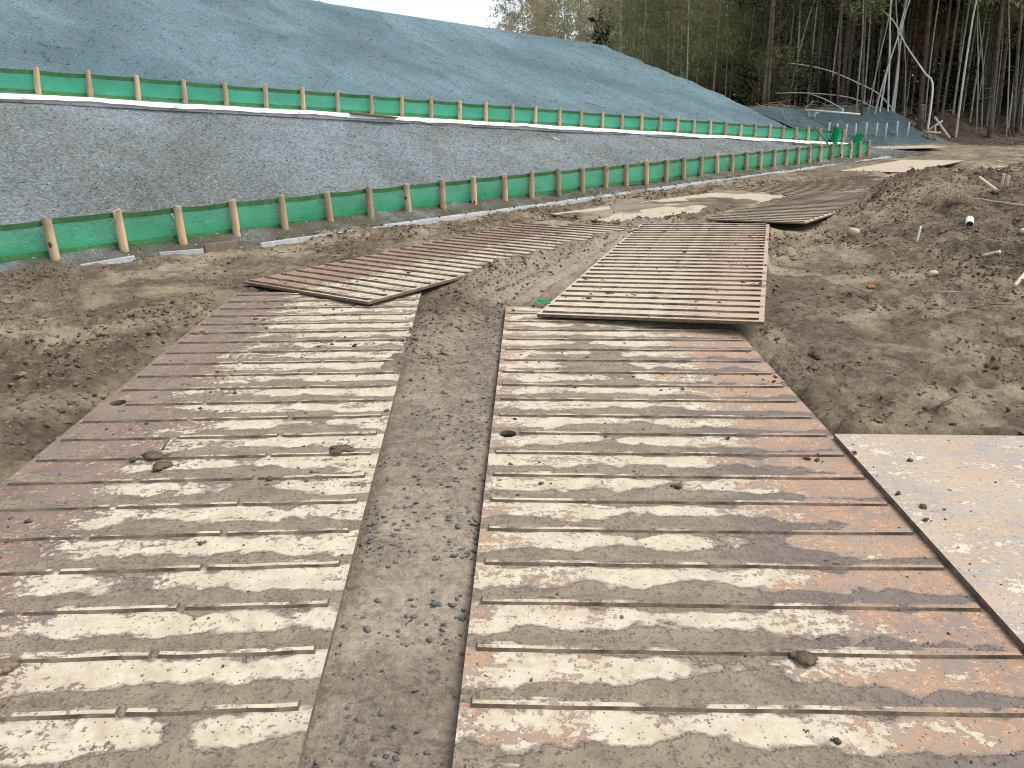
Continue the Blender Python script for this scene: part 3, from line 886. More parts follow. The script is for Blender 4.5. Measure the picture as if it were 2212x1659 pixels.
# ------------------------------------------------------------------ fences
def stake_mesh(i, h, r):
    rg = random.Random(50 + i)
    zs = [-.12, 0, h * .35, h * .7, h - .012, h]
    pts = [(rg.uniform(-.004, .004), rg.uniform(-.004, .004), z) for z in zs]
    rr = [r * 1.05, r * 1.04, r * (1 + rg.uniform(-.03, .05)), r * (1 + rg.uniform(-.05, .03)), r * .97, r * .88]
    V, Fc = tube(pts, rr, 12, True, i, .02)
    return mesh_py('stake', V, Fc, M_STAKE, True)

def hem_strip(p0, p1, z0, z1, off, sag):
    n = 6
    V, Fc = [], []
    for k in range(n + 1):
        t = k / n
        b = p0 * (1 - t) + p1 * t
        s = 4 * t * (1 - t)
        for z in (z0, z1):
            V.append(b + off * (1 + 0 * s) + np.array([0, 0, z - sag * s]))
    for k in range(n): Fc.append((2 * k, 2 * k + 2, 2 * k + 3, 2 * k + 1))
    return V, Fc

def make_fence(root, base, d, nrm, step, n0, n1, H, lean, r, net_lo, jit, seed):
    rg = random.Random(seed)
    meshes = [stake_mesh(seed * 10 + i, H, r) for i in range(5)]
    for me in meshes: me.materials[0] = M_STAKE
    d = np.array(d); org = np.array(root.location)
    tops = []
    for n in range(n0, n1 + 1):
        p = base + d * (step * (n + rg.uniform(-.03, .03)))
        o = obj('stake', rg.choice(meshes), root)
        dz = rg.uniform(-.012, .018)
        o.location = tuple(p - org + np.array([0, 0, dz]))
        ax = Vector((-d[0] * lean[0] - nrm[0] * lean[1], -d[1] * lean[0] - nrm[1] * lean[1], 1)) + Vector((rg.uniform(-jit, jit), rg.uniform(-jit, jit), 0))
        o.rotation_euler = Quaternion(Vector((0, 0, 1)).rotation_difference(ax.normalized())).to_euler()
        tops.append((p, ax))
    for (p, ax), (q, bx) in zip(tops[:-1], tops[1:]):
        # net fixed on the uphill side of the stakes
        n, mz = 8, 6
        off = nrm * (r + .004)
        V, Fc = [], []
        sg = rg.uniform(.006, .02); bel = rg.uniform(.005, .03)
        zl, zh = net_lo + rg.uniform(-.01, .01), H - .025 + rg.uniform(-.008, .004)
        for j in range(mz + 1):
            z = zl + (zh - zl) * j / mz
            for k in range(n + 1):
                t = k / n
                s = 4 * t * (1 - t)
                a = (p + np.array(ax) * z) * (1 - t) + (q + np.array(bx) * z) * t
                V.append(a + off + nrm * (bel * s * math.sin(math.pi * j / mz)) - np.array([0, 0, sg * s * j / mz]) - org)
        Fc = grid_faces(n + 1, mz + 1)
        pn = obj('net_panel', mesh_py('net_panel', V, Fc, M_NET, True), root)
        for (a, b) in ((zh - .050, zh + .006), (zl + .012, zl + .062)):
            HV, HF = [], []
            for k in range(n + 1):
                t = k / n; s = 4 * t * (1 - t)
                for z in (a, b):
                    f = (z - zl) / (zh - zl)
                    w = (p + np.array(ax) * z) * (1 - t) + (q + np.array(bx) * z) * t
                    HV.append(w + off - nrm * .003 + nrm * (bel * s * math.sin(math.pi * min(1, max(0, f)))) - np.array([0, 0, sg * s * f]) - org)
            for k in range(n): HF.append((2 * k, 2 * k + 2, 2 * k + 3, 2 * k + 1))
            obj('hem', mesh_py('hem', HV, HF, M_HEM, True), pn)

STEP = .6275
lf = tag(empty('net_fence', tuple(LO0)), 'lower green net fence on pine stakes beside the muddy road', 'fence')
make_fence(lf, LO0, LOD, LON, STEP, -2, 33, .445, (.10, .03), .044, .055, .016, 3)
uf = tag(empty('net_fence', tuple(UP0)), 'upper green net fence on pine stakes along the white concrete edge', 'fence')
make_fence(uf, UP0, UPD, UPN, .627, -2, 33, .355, (.005, .02), .037, .015, .012, 4)

# rolls of spare net at the far fence ends
def net_roll(name, base, top, r, label):
    base, top = Vector(base), Vector(top)
    ax = (top - base); Ln = ax.length
    V, Fc = [], []
    turns, n = 3.0, 60
    for j in range(5):
        z = Ln * j / 4
        for k in range(n + 1):
            t = k / n
            a = t * turns * 2 * math.pi
            rr = r * (.45 + .55 * t) * (1 + .03 * math.sin(3 * a + j))
            V.append((rr * math.cos(a), rr * math.sin(a), z + .015 * math.sin(a * 1.3)))
    Fc = grid_faces(n + 1, 5)
    o = obj(name, mesh_py(name, V, Fc, M_NETROLL, False))
    o.location = base
    o.rotation_euler = Vector((0, 0, 1)).rotation_difference(ax.normalized()).to_euler()
    so = o.modifiers.new('t', 'SOLIDIFY'); so.thickness = .012
    return tag(o, label, 'net roll', 'rolls of spare green net')
def lo_at(u, dz=0.):                             # point on lower fence whose picture column is u
    best = min(np.linspace(0, 26, 1000), key=lambda s: abs(pix(LO0 + LOD * s)[0] - u)); return LO0 + LOD * best + np.array([0, 0, dz])
def up_at(u, dz=0.):
    best = min(np.linspace(0, 26, 1000), key=lambda s: abs(pix(UP0 + UPD * s)[0] - u)); return UP0 + UPD * best + np.array([0, 0, dz])
def pix(P):
    x, y, z = P[0], P[1], P[2] - CAMZ
    fw = y * math.cos(PITCH) - z * math.sin(PITCH); upc = y * math.sin(PITCH) + z * math.cos(PITCH)
    return CX + F * x / fw, CY - F * upc / fw
b = lo_at(1852); 
net_roll('net_roll', b + LON * .12 + np.array([-.05, 0, .16]), b + LON * .16 + np.array([.15, 0, .60]), .105, 'green net roll standing at the end of the lower fence')
b = up_at(1796)
net_roll('net_roll', b - UPN * .10 + np.array([-.03, 0, -.02]), b - UPN * .10 + np.array([.02, 0, .40]), .10, 'green net roll standing at the end of the upper fence')
# leaning stick against the upper fence, loose end stakes
def stick(name, p, q, r0, r1, mat, label, cat, group=None, sides=8, bend=0.0, seed=0, seg=6):
    p, q = Vector(p), Vector(q)
    rg = random.Random(seed)
    pts = [p.lerp(q, i / seg) for i in range(seg + 1)]
    L = (q - p).length
    for i in range(1, seg):
        pts[i] += Vector((rg.uniform(-1, 1), rg.uniform(-1, 1), rg.uniform(-.3, .6))) * bend * L
    V, Fc = tube([t - p for t in pts], [r0 + (r1 - r0) * i / seg for i in range(seg + 1)], sides, True, seed, .05)
    o = obj(name, mesh_py(name, V, Fc, mat, True), None, p)
    return tag(o, label, cat, group)

b = up_at(1770)
stick('wooden_prop', b - UPN * .22 + np.array([.05, 0, -.06]), up_at(1755, .44) + UPN * .02, .022, .020, M_BOARD, 'brown wooden prop leaning on the upper fence near its far end', 'prop')
b = lo_at(1833)
stick('loose_stake', b + LON * .35 + np.array([0, 0, -.05]), b + LON * .35 + np.array([0, 0, .44]), .042, .04, M_STAKE, 'short loose stake standing behind the far end of the lower fence', 'stake')

# ------------------------------------------------------------------ grey edging along the slope foot
ed = empty('drain_edging', tuple(on_plane(560, 528, .03)))
tag(ed, 'long grey edging strip with dark pins along the lower slope foot', 'edging')
K0, K1 = on_plane(562, 530, .035), on_plane(1918, 341, .035)
nb = 11
dirk = (K1 - K0); LK = np.linalg.norm(dirk); dirk = dirk / LK
eo = np.array(ed.location)
side_k = np.array([-dirk[1], dirk[0], 0])
for i in range(nb):
    L = LK / nb
    c = K0 + dirk * (L * (i + .5))
    for k, (off, w, hgt) in enumerate(((0.0, .032, .06), (.085, .030, .05))):
        if k == 1 and i < 1: continue
        bm = bev_box(L - .012, w, hgt, .004)
        o = bm_obj('edging_board', bm, M_EDGE, ed)
        o.location = tuple(c + side_k * off - eo + np.array([0, 0, .012 * k + random.uniform(-.006, .004)]))
        o.rotation_euler = (0, -math.asin(dirk[2]), math.atan2(dirk[1], dirk[0]) + random.uniform(-.003, .003))
pin_me = mesh_py('pin', *tube([(0, 0, -.04), (0, 0, .030), (0, 0, .034)], [.011, .011, .008], 8), M_PIN)
for i in range(40):
    p = K0 + dirk * (LK * (i + .5) / 40)
    obj('pin', pin_me, ed, tuple(p + side_k * .045 - eo + np.array([0, 0, .02])))
def board(name, p, q, w, h, mat, label, cat, group=None, roll=0.0):
    p, q = np.array(p, float), np.array(q, float)
    L = np.linalg.norm(q - p); d = (q - p) / L
    bm = bev_box(L, w, h, min(w, h) * .15)
    o = bm_obj(name, bm, mat); o.location = tuple((p + q) / 2)
    o.rotation_euler = (roll, -math.asin(d[2]), math.atan2(d[1], d[0]))
    return tag(o, label, cat, group)
board('edging_board', on_plane(175, 580, .0), on_plane(292, 560, .025), .03, .08, M_EDGE, 'short grey edging board half buried below the second stake', 'edging board')
board('edging_board', on_plane(345, 553, .015), on_plane(440, 545, .02), .03, .08, M_EDGE, 'grey edging board ending against the brown board', 'edging board')
board('edging_board', on_plane(105, 590, .02), on_plane(138, 586, .03), .03, .06, M_EDGE, 'tiny end of grey edging showing at the far left', 'edging board')
board('brown_board', on_plane(442, 541, .04), on_plane(512, 531, .03), .03, .13, M_BOARD, 'brown board standing on edge where the grey edging breaks off', 'board')
board('edging_board', on_plane(1878, 337, .05), on_plane(1922, 340, .05), .05, .05, M_CONC, 'pale end board at the far end of the grey edging', 'edging board')
# plank lying on the white edge
pa, pb = up_at(750, .03) - UPN * .12, up_at(846, .0) - UPN * .16
board('plank', pa + np.array([0, 0, -.02]), pb + np.array([0, 0, -.03]), .10, .025, M_BOARD, 'dark plank lying on the white concrete edge', 'plank')

# ------------------------------------------------------------------ steel plates
CFG = {
    'A': dict(steel1=(.125, .102, .092), steel2=(.195, .160, .142), rustc=(.24, .13, .065), pale=(.42, .38, .35), blue=.12,
              dry=[(0, -.22), (.15, .05), (.35, .55), (.75, .80), (1, .7)], mud=[(0, -.75), (.18, -.25), (.38, .30), (.75, .45), (1, .15)], top=.5),
    'C': dict(steel1=(.31, .235, .175), steel2=(.235, .19, .16), rustc=(.40, .205, .095), pale=(.50, .42, .35), blue=.55,
              dry=[(0, .45), (.12, .70), (.45, .85), (.70, .42), (1, .0)], mud=[(0, -.20), (.10, .20), (.35, .70), (.62, .30), (1, .0)], top=.6, wetside=(.5, .72)),
    'B': dict(steel1=(.21, .140, .108), steel2=(.28, .195, .15), rustc=(.30, .165, .10), pale=(.42, .34, .28), blue=.1,
              dry=[(0, -.35), (.3, -.1), (.55, .6), (.8, .8), (1, .6)], mud=[(0, -.7), (.4, -.45), (.7, -.2), (.9, -.05), (1, .0)], top=.6),
    'D': dict(steel1=(.46, .345, .26), steel2=(.42, .33, .265), rustc=(.42, .26, .18), pale=(.52, .42, .33), blue=.1,
              dry=[(0, .85), (.3, .85), (.6, .65), (.8, .25), (1, .0)], mud=[(0, -.35), (.2, -.25), (.6, -.5), (.8, -.7), (1, -.9)], top=.75, band=.8),
    'E': dict(steel1=(.30, .275, .26), steel2=(.42, .355, .285), rustc=(.42, .295, .19), pale=(.50, .455, .39), blue=.35, rust=.5,
              dry=[(0, .35), (.3, .30), (.5, .30), (.8, .30), (1, .25)], mudflat=-.30, cream1=(.60, .53, .42), cream2=(.50, .44, .36)),
    'F': dict(steel1=(.34, .21, .15), steel2=(.28, .20, .16), rustc=(.34, .17, .10), pale=(.45, .36, .28), blue=.1,
              dry=[(0, .6), (.3, .8), (.6, .9), (.8, .9), (1, .8)], mud=[(0, .1), (.3, -.5), (.6, -.7), (.8, -.8), (1, -.8)], top=.6, band=.6),
}
CFG['G'] = dict(CFG['F'], dry=[(0, .4), (.3, .4), (.6, .4), (.8, .4), (1, .4)], mud=[(0, .0), (.3, -.1), (.6, -.2), (.8, -.2), (1, .0)])
for k in 'HIJ': CFG[k] = dict(CFG['E'], dry=[(0, .8), (.3, .8), (.5, .8), (.8, .8), (1, .8)], mudflat=.12, cream1=(.50, .425, .325), cream2=(.40, .335, .25))
CFG['K'] = dict(CFG['E'], mudflat=.3)
LABEL = {
    'A': 'ribbed steel plate at the front left, muddy with purple brown outer edge',
    'C': 'ribbed steel plate at the front right with orange rust on its right side',
    'B': 'rust red ribbed steel plate behind the front left one, corner propped up',
    'D': 'tilted cream ribbed steel plate resting on the front right plate',
    'E': 'smooth flat steel plate without ribs at the right edge',
    'F': 'ribbed steel plate beyond the tilted one, running behind the soil mound',
    'G': 'ribbed steel plate almost buried in mud past the sandy flat plate',
    'H': 'sandy flat steel plate half sunk in mud left of the far ribbed plates',
    'I': 'pale flat steel plate with raised dark near edge far along the road',
    'J': 'pale flat steel plate showing just behind the soil mound',
    'K': 'dark edged steel plate lying at the foot of the back bank',
}
HOLES = {'A': [on_plane(255, 870, .036)], 'C': [on_plane(1097, 937, .036)]}

def plate_mesh(P, mats, holes):
    W, L, t = P['W'], P['L'], P['t']
    bm = bmesh.new()
    def loop(pts):
        vs = [bm.verts.new((x, y, 0)) for x, y in pts]
        return [bm.edges.new((vs[i], vs[(i + 1) % len(vs)])) for i in range(len(vs))]
    ed_ = loop([(0, 0), (W, 0), (W, L), (0, L)])
    for hx, hy in holes:
        ed_ += loop([(hx + .042 * math.cos(a * math.pi / 12), hy + .042 * math.sin(a * math.pi / 12)) for a in range(24)])
    r = bmesh.ops.triangle_fill(bm, use_beauty=True, use_dissolve=False, edges=ed_, normal=(0, 0, 1))
    top = [f for f in r['geom'] if isinstance(f, bmesh.types.BMFace)]
    ex = bmesh.ops.extrude_face_region(bm, geom=top)
    vs = [g for g in ex['geom'] if isinstance(g, bmesh.types.BMVert)]
    bmesh.ops.translate(bm, vec=(0, 0, -t), verts=vs)
    bmesh.ops.recalc_face_normals(bm, faces=bm.faces)
    for f in bm.faces:
        f.material_index = 0 if f.normal.z > .5 else 1
    me = bpy.data.meshes.new('steel_plate'); bm.to_mesh(me); bm.free()
    for q in mats: me.materials.append(q)
    return me

M_STEELSIDE = mat_simple('plate_edge_steel', (.095, .070, .055), (.20, .155, .115), 18, .85, .5, .004)
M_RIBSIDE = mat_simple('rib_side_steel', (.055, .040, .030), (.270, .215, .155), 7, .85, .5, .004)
for P in PLATES:
    k = P['key']
    Mi = P['M'].inverted()
    holes = []
    for w in HOLES.get(k, []):
        l = Mi @ Vector(w); holes.append((l.x, l.y))
    o = bpy.data.objects.new('steel_plate', bpy.data.meshes.new('tmp')); COL.objects.link(o)
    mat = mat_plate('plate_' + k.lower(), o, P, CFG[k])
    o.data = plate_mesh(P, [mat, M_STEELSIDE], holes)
    o.matrix_world = P['M']
    tag(o, LABEL[k], 'steel plate')
    P['obj'] = o
    if P['ribs']:
        n = int((P['L'] - P['ph'] - .03) / P['ribs']) + 1
        rw, rh = .038, (.0105 if k in 'AC' else .015)
        cuts = [.03, P['W'] - .035]
        rmesh = {}
        for j in range(n):
            y = P['ph'] + j * P['ribs'] - rw / 2
            gaps = [cuts[0]]
            if P['seg'] == 3: gaps += [P['W'] * .36, P['W'] * .68]
            gaps.append(cuts[1])
            for s in range(len(gaps) - 1):
                x0, x1 = gaps[s] + (.011 if s else 0), gaps[s + 1] - (.011 if s < len(gaps) - 2 else 0)
                key = (s, random.randrange(4))
                if key not in rmesh:
                    ln = x1 - x0
                    b_, ns = .004, 7
                    V, Fc, mi_ = [], [], []
                    for q in range(ns + 1):
                        xx_ = ln * q / ns; e_ = b_ if q in (0, ns) else 0
                        sg = 1 if q == 0 else -1
                        dy_, dz_ = random.uniform(-.0022, .0022), random.uniform(-.0018, .0012)
                        V += [(xx_, dy_, 0), (xx_ + sg * e_, b_ + dy_, rh + dz_), (xx_ + sg * e_, rw - b_ + dy_, rh + dz_ + random.uniform(-.001, .001)), (xx_, rw + dy_, 0)]
                    for q in range(ns):
                        a0 = q * 4
                        for w_ in range(3):
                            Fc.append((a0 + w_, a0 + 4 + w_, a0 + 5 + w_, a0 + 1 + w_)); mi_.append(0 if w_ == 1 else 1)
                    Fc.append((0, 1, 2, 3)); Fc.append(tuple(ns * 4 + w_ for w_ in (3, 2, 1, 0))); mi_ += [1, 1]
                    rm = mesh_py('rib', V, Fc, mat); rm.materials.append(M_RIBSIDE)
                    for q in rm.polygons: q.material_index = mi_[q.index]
                    rmesh[key] = rm
                rb = obj('rib', rmesh[key], o)
                rb.location = (x0, y, .0006)
                for hx, hy in holes:
                    if abs(hy - y - rw / 2) < .062 and x0 < hx + .05 and x1 > hx - .05:
                        nx0 = hx + .058
                        rb.location = (nx0, y, .0006); rb.scale = ((x1 - nx0) / (x1 - x0), 1, 1)
                rb.rotation_euler = (0, 0, random.uniform(-.0025, .0025))

# ------------------------------------------------------------------ clods, gravel, twigs (uncountable)
ICO = {}
for sub in (1, 2):
    bm = bmesh.new(); bmesh.ops.create_icosphere(bm, subdivisions=sub, radius=1.0)
    ICO[sub] = (np.array([v.co[:] for v in bm.verts]), np.array([[v.index for v in f.verts] for f in bm.faces])); bm.free()

def scatter(name, pts, sizes, mat, sub=1, flat=.65, jag=.35, label=None, seed=0, cluster=1):
    rg = np.random.default_rng(seed)
    bv, bf = ICO[sub]
    pts, sizes = np.asarray(pts), np.asarray(sizes)
    if cluster > 1:
        k_ = rg.integers(1, cluster + 1, len(pts)); ix = np.repeat(np.arange(len(pts)), k_)
        first = np.r_[True, ix[1:] != ix[:-1]]
        off = rg.normal(0, .75, (len(ix), 3)) * np.array([1, 1, .25]); off[first] = 0
        sz_ = sizes[ix] * np.where(first, .9, rg.uniform(.25, .75, len(ix)))
        pts = pts[ix] + off * sizes[ix][:, None]; sizes = sz_
    n = len(pts)
    V = np.repeat(bv[None], n, 0)
    V = V * (1 + rg.uniform(-jag, jag, (n, len(bv), 1)))
    V = V * rg.uniform(.5, 1.5, (n, 1, 3)) * np.array([1, 1, flat])
    V[..., 2] += V[..., 0] * rg.uniform(-.45, .45, (n, 1))
    a = rg.uniform(0, 2 * np.pi, n); c, s = np.cos(a)[:, None], np.sin(a)[:, None]
    x, y = V[..., 0] * c - V[..., 1] * s, V[..., 0] * s + V[..., 1] * c
    V = np.stack([x, y, V[..., 2]], -1) * np.asarray(sizes)[:, None, None] + np.asarray(pts)[:, None, :]
    Fc = (bf[None] + (np.arange(n) * len(bv))[:, None, None]).reshape(-1, 3)
    o = obj(name, mesh_np(name, V.reshape(-1, 3), Fc, mat, False))
    return tag(o, label, kind='stuff')

def plate_z(x, y, near=True):
    """surface height incl. plates"""
    x = np.asarray(x, float); y = np.asarray(y, float)
    z = GR * y + height(x, y)
    onp = np.zeros(x.shape, bool)
    for P in PLATES:
        lx, ly = local_xy(P, x, y)
        ins = (lx > .01) & (lx < P['W'] - .01) & (ly > .01) & (ly < P['L'] - .01)
        M = P['M']
        zz = M[2][3] + M[2][0] * lx + M[2][1] * ly
        z = np.where(ins & (zz > z), zz, z); onp |= ins
    return z, onp

def cand(n, x0, x1, y0, y1, seed, power=1.0):
    rg = np.random.default_rng(seed)
    return rg.uniform(x0, x1, n), y0 + (y1 - y0) * rg.uniform(0, 1, n) ** power, rg

# clods on the open ground: dense patches of small broken crumbs
x, y, rg = cand(330000, -6, 8.5, 1.6, 16, 21, 1.15)
rough, wet, gap, kk, bb = masks(x, y)
patch = sst(-.10, .30, fbm(x * .95 + 2, y * .95, 3, 83) + .35 * fbm(x * 3.1, y * 3.1, 2, 22))
den = (.05 + .95 * patch) * np.clip(rough - .25, .1, 1) * (1 - .85 * gap) * (1 - .75 * wet) + .55 * np.exp(-(bb[0] / .26) ** 2) + .20 * sst(.05, .3, mound(x, y)) + .45 * np.exp(-((-2.16 - .05 * (y - 3.3) - x - .25) / .22) ** 2) * (y < 6.5)
pre = (rg.uniform(0, 1, len(x)) < den * .42) & (kk[2] > -.05) & (np.abs(x) < .70 * y + .4)
x, y = x[pre], y[pre]
z, onp = plate_z(x, y)
x, y, z = x[~onp], y[~onp], z[~onp]
sz = .0035 + .013 * rg.uniform(0, 1, len(x)) ** 2.6 + .0007 * y
mi = rg.uniform(0, 1, len(x)) < .5
scatter('soil_clods', np.stack([x, y, z + sz * .12], 1)[~mi], sz[~mi], M_CLOD, 1, .62, .42, 'crumbled brown soil clods over the churned ground', 23)
scatter('damp_soil_clods', np.stack([x, y, z + sz * .12], 1)[mi], sz[mi], M_CLODW, 1, .62, .42, 'dark damp soil clods over the churned ground', 24)
# larger lumps
x, y, rg = cand(1500, -5.5, 8, 3.5, 14, 25)
rough, wet, gap, kk, bb = masks(x, y)
z, onp = plate_z(x, y)
keep = (rg.uniform(0, 1, len(x)) < np.clip(rough - .6, 0, 1) * .6 + .4 * sst(.1, .4, mound(x, y))) & ~onp & (kk[2] > 0)
x, y, z = x[keep], y[keep], z[keep]; sz = .014 + .024 * rg.uniform(0, 1, len(x)) ** 2.5
scatter('earth_lumps', np.stack([x, y, z + sz * .1], 1), sz, M_CLOD, 2, .6, .16, 'larger lumps of brown earth on the ground and mound', 26, 8)
# mud crumbs on the plates
x, y, rg = cand(9000, -2.6, 4.2, 1.3, 11.5, 27)
z, onp = plate_z(x, y)
keep = onp & (rg.uniform(0, 1, len(x)) < .05 + .9 * np.clip(fbm(x * 1.7, y * 1.7, 3, 28) - .05, 0, 1))
x, y, z = x[keep], y[keep], z[keep]; sz = .0035 + .013 * rg.uniform(0, 1, len(x)) ** 5 + .0006 * y
scatter('mud_crumbs', np.stack([x, y, z + sz * .3], 1), sz, M_CLODW, 1, .55, .4, 'mud crumbs dropped on the steel plates', 29, 4)
# mud pats on the plates (thin, broad)
x, y, rg = cand(260, -2.5, 4.0, 1.4, 10.5, 30)
z, onp = plate_z(x, y)
keep = onp & (rg.uniform(0, 1, len(x)) < .28)
x, y, z = x[keep], y[keep], z[keep]; sz = .008 + .022 * rg.uniform(0, 1, len(x)) ** 3
scatter('mud_pats', np.stack([x, y, z + .002], 1), sz, M_CLOD, 2, .20, .34, 'flat mud pats stuck on the steel plates', 31, 7)
# gravel between the tracks
x, y, rg = cand(15000, -1.0, .02, 1.3, 6.2, 32)
z, onp = plate_z(x, y)
keep = ~onp & (rg.uniform(0, 1, len(x)) < .06 + .55 * sst(.25, .95, (x + .95) / .9 + .6 * fbm(x * 2, y * 2, 3, 33)))
x, y, z = x[keep], y[keep], z[keep]; sz = .0022 + .0100 * rg.uniform(0, 1, len(x)) ** 3.6
scatter('gravel', np.stack([x, y, z + sz * .1], 1), sz, M_STONE, 1, .42, .42, 'dark blue grey gravel pressed in the mud between the plates', 34)
x, y, rg = cand(1500, 1.9, 6.5, 3.9, 10, 35)
z, onp = plate_z(x, y)
keep = ~onp & (rg.uniform(0, 1, len(x)) < .10 + .8 * np.exp(-((x - 2.7) / .8) ** 2 - ((y - 7.2) / .9) ** 2))
x, y, z = x[keep], y[keep], z[keep]; sz = .006 + .017 * rg.uniform(0, 1, len(x)) ** 3
scatter('stone_chips', np.stack([x, y, z + sz * .1], 1), sz, M_STONE, 1, .6, .28, 'grey stone chips strewn at the foot of the soil mound', 36)

def twigs(name, n, region, lens, rad, mat, label, seed, den=None, up=.35):
    rg = np.random.default_rng(seed)
    x = rg.uniform(region[0], region[1], n); y = rg.uniform(region[2], region[3], n)
    if den is not None:
        k = rg.uniform(0, 1, n) < den(x, y); x, y = x[k], y[k]
    z = GR * y + height(x, y)
    parts = []
    for i in range(len(x)):
        L = lens[0] + (lens[1] - lens[0]) * rg.uniform() ** 2
        a = rg.uniform(0, 2 * np.pi); e = rg.uniform(-.05, up)
        d = np.array([math.cos(a) * math.cos(e), math.sin(a) * math.cos(e), math.sin(e) + GR * math.sin(a)])
        p = np.array([x[i], y[i], z[i] + .008])
        b = rg.uniform(-.12, .12, 3) * L
        r = rad * rg.uniform(.6, 1.5)
        parts.append(tube([p, p + d * L * .5 + b, p + d * L], [r, r * .8, r * .4], 4, False, i))
    V, Fc = join_vf(parts)
    return tag(obj(name, mesh_np(name, np.array([tuple(v) for v in V]), Fc, mat, True)), label, kind='stuff')

twigs('twig_litter', 3600, (2.8, 10, 6.0, 13), (.08, .45), .004, M_TWIG, 'brown twigs and roots littered over the right of the soil mound', 41,
      lambda x, y: sst(.47, .64, x / y + .09 * fbm(x * .9, y * .9, 2, 42)) * .8 * (x < 9))
twigs('pale_twig_litter', 620, (2.8, 10, 5.5, 13), (.06, .30), .0045, M_TWIGP, 'pale twig splinters strewn over the right of the soil mound', 43,
      lambda x, y: sst(.42, .66, x / y) * .6)
twigs('forest_debris', 1500, (15, 36, 29, 44), (.4, 2.2), .014, M_TWIG, 'broken branches and brushwood along the forest edge', 44,
      lambda x, y: .15 + .8 * sst(4.0, 7.0, bank_sa(x, y)[1]) * (1 - sst(6, 12, bank_sa(x, y)[0])), up=.6)
twigs('bank_debris', 260, (9, 19, 29, 35), (.3, 1.6), .012, M_TWIGP, 'pale cut brushwood on top of the back bank', 45,
      lambda x, y: sst(2.3, 2.8, bank_sa(x, y)[0]) * (1 - sst(4, 5, bank_sa(x, y)[0])), up=.35)

def leaf_quads(C, L, Wd, rg, droop=0.0, dirs=None):
    n = len(C)
    if dirs is None:
        a = rg.uniform(0, 2 * np.pi, n); e = rg.uniform(-1.1, .7, n) - droop
        D = np.stack([np.cos(a) * np.cos(e), np.sin(a) * np.cos(e), np.sin(e)], 1)
    else: D = dirs
    R = rg.normal(size=(n, 3)); S = np.cross(D, R); S /= np.linalg.norm(S, axis=1)[:, None] + 1e-9
    L = L[:, None]; Wd = Wd[:, None]
    V = np.stack([C, C + D * L * .45 + S * Wd * .5, C + D * L, C + D * L * .45 - S * Wd * .5], 1)
    return V.reshape(-1, 3), np.arange(n * 4).reshape(-1, 4)

def flakes(name, ob, n, mat, L, label, seed):
    """straw and fibre lying on a sprayed slope"""
    rg = np.random.default_rng(seed)
    me_ = ob.data
    nv = len(me_.vertices); co = np.empty(nv * 3, np.float32); me_.vertices.foreach_get('co', co); co = co.reshape(-1, 3)
    d_ = np.linalg.norm(co - np.array([0, 0, CAMZ]), axis=1)
    ix = rg.choice(nv, n, p=(1 / d_ ** .5) / np.sum(1 / d_ ** .5))
    C = co[ix] + rg.normal(0, .05, (n, 3)) * np.array([1, 1, .0]); C[:, 2] = co[ix][:, 2] + .012
    a = rg.uniform(0, 2 * np.pi, n); e = rg.uniform(-.5, .6, n)
    D = np.stack([np.cos(a) * np.cos(e), np.sin(a) * np.cos(e), np.sin(e)], 1)
    Ls = rg.uniform(L[0], L[1], n) * (1 + 2.5 * (rg.uniform(0, 1, n) > .97))
    V, Fc = leaf_quads(C, Ls, rg.uniform(.006, .014, n), rg, dirs=D)
    return tag(obj(name, mesh_np(name, V, Fc, mat)), label, kind='stuff')
M_FPALE = mat_leaf('pale_mulch', (.30, .33, .36), (.48, .52, .55), .1)
M_FDARK = mat_leaf('dark_mulch', (.035, .04, .04), (.10, .11, .11), .1)
flakes('pale_mulch', low, 16000, M_FPALE, (.015, .05), 'pale mulch fibres caught on the lower slope', 61)
flakes('dark_mulch', low, 12000, M_FDARK, (.02, .07), 'dark mulch fibres caught on the lower slope', 62)
flakes('dark_mulch', up, 6000, M_FDARK, (.03, .10), 'dark mulch fibres caught on the upper slope', 63)

# ------------------------------------------------------------------ single things lying about
def gp(u, v, lift=0.0, y0=3.0, y1=45.0):
    """first point of the ground hit by the line of sight through (u,v)"""
    d = ray(u, v)
    ys = np.linspace(y0, y1, 900)
    xs = d[0] / d[1] * ys; zs = CAMZ + d[2] / d[1] * ys
    g_ = GR * ys + height(xs, ys)
    k = np.argmax(zs < g_)
    return np.array([xs[k], ys[k], g_[k] + lift])

def blob(name, p, s, mat, label, cat, seed, flat=.7, group=None, jag=.17):
    rg = np.random.default_rng(seed)
    v, f = ICO[2]
    n_ = 1 if name == 'rock' else 9
    if name == 'rock':
        pl_ = rg.normal(size=(9, 3)); pl_ /= np.linalg.norm(pl_, axis=1)[:, None]
        dd = rg.uniform(.55, .85, 9)
        v = v.copy()
        for n3_, d3_ in zip(pl_, dd):
            e_ = v @ n3_ - d3_; v = v - np.clip(e_, 0, 9)[:, None] * n3_
        jag = .03
    VV, FF = [], []
    for i in range(n_):
        sc = 1.0 if i == 0 else rg.uniform(.3, .65)
        off = np.zeros(3) if i == 0 else rg.normal(0, .6, 3) * np.array([1, 1, .3 * flat])
        low_ = np.repeat(rg.uniform(-jag, jag, 14), 3)[:len(v)]
        w = v * (1 + rg.uniform(-jag, jag, (len(v), 1)) + np.resize(low_, len(v))[:, None]) * rg.uniform(.75, 1.25, 3) * np.array([1, 1, flat])
        VV.append((w * sc + off) * s); FF.append(f + i * len(v))
    o = obj(name, mesh_np(name, np.concatenate(VV), np.concatenate(FF), mat, False), None, tuple(p))
    return tag(o, label, cat, group)

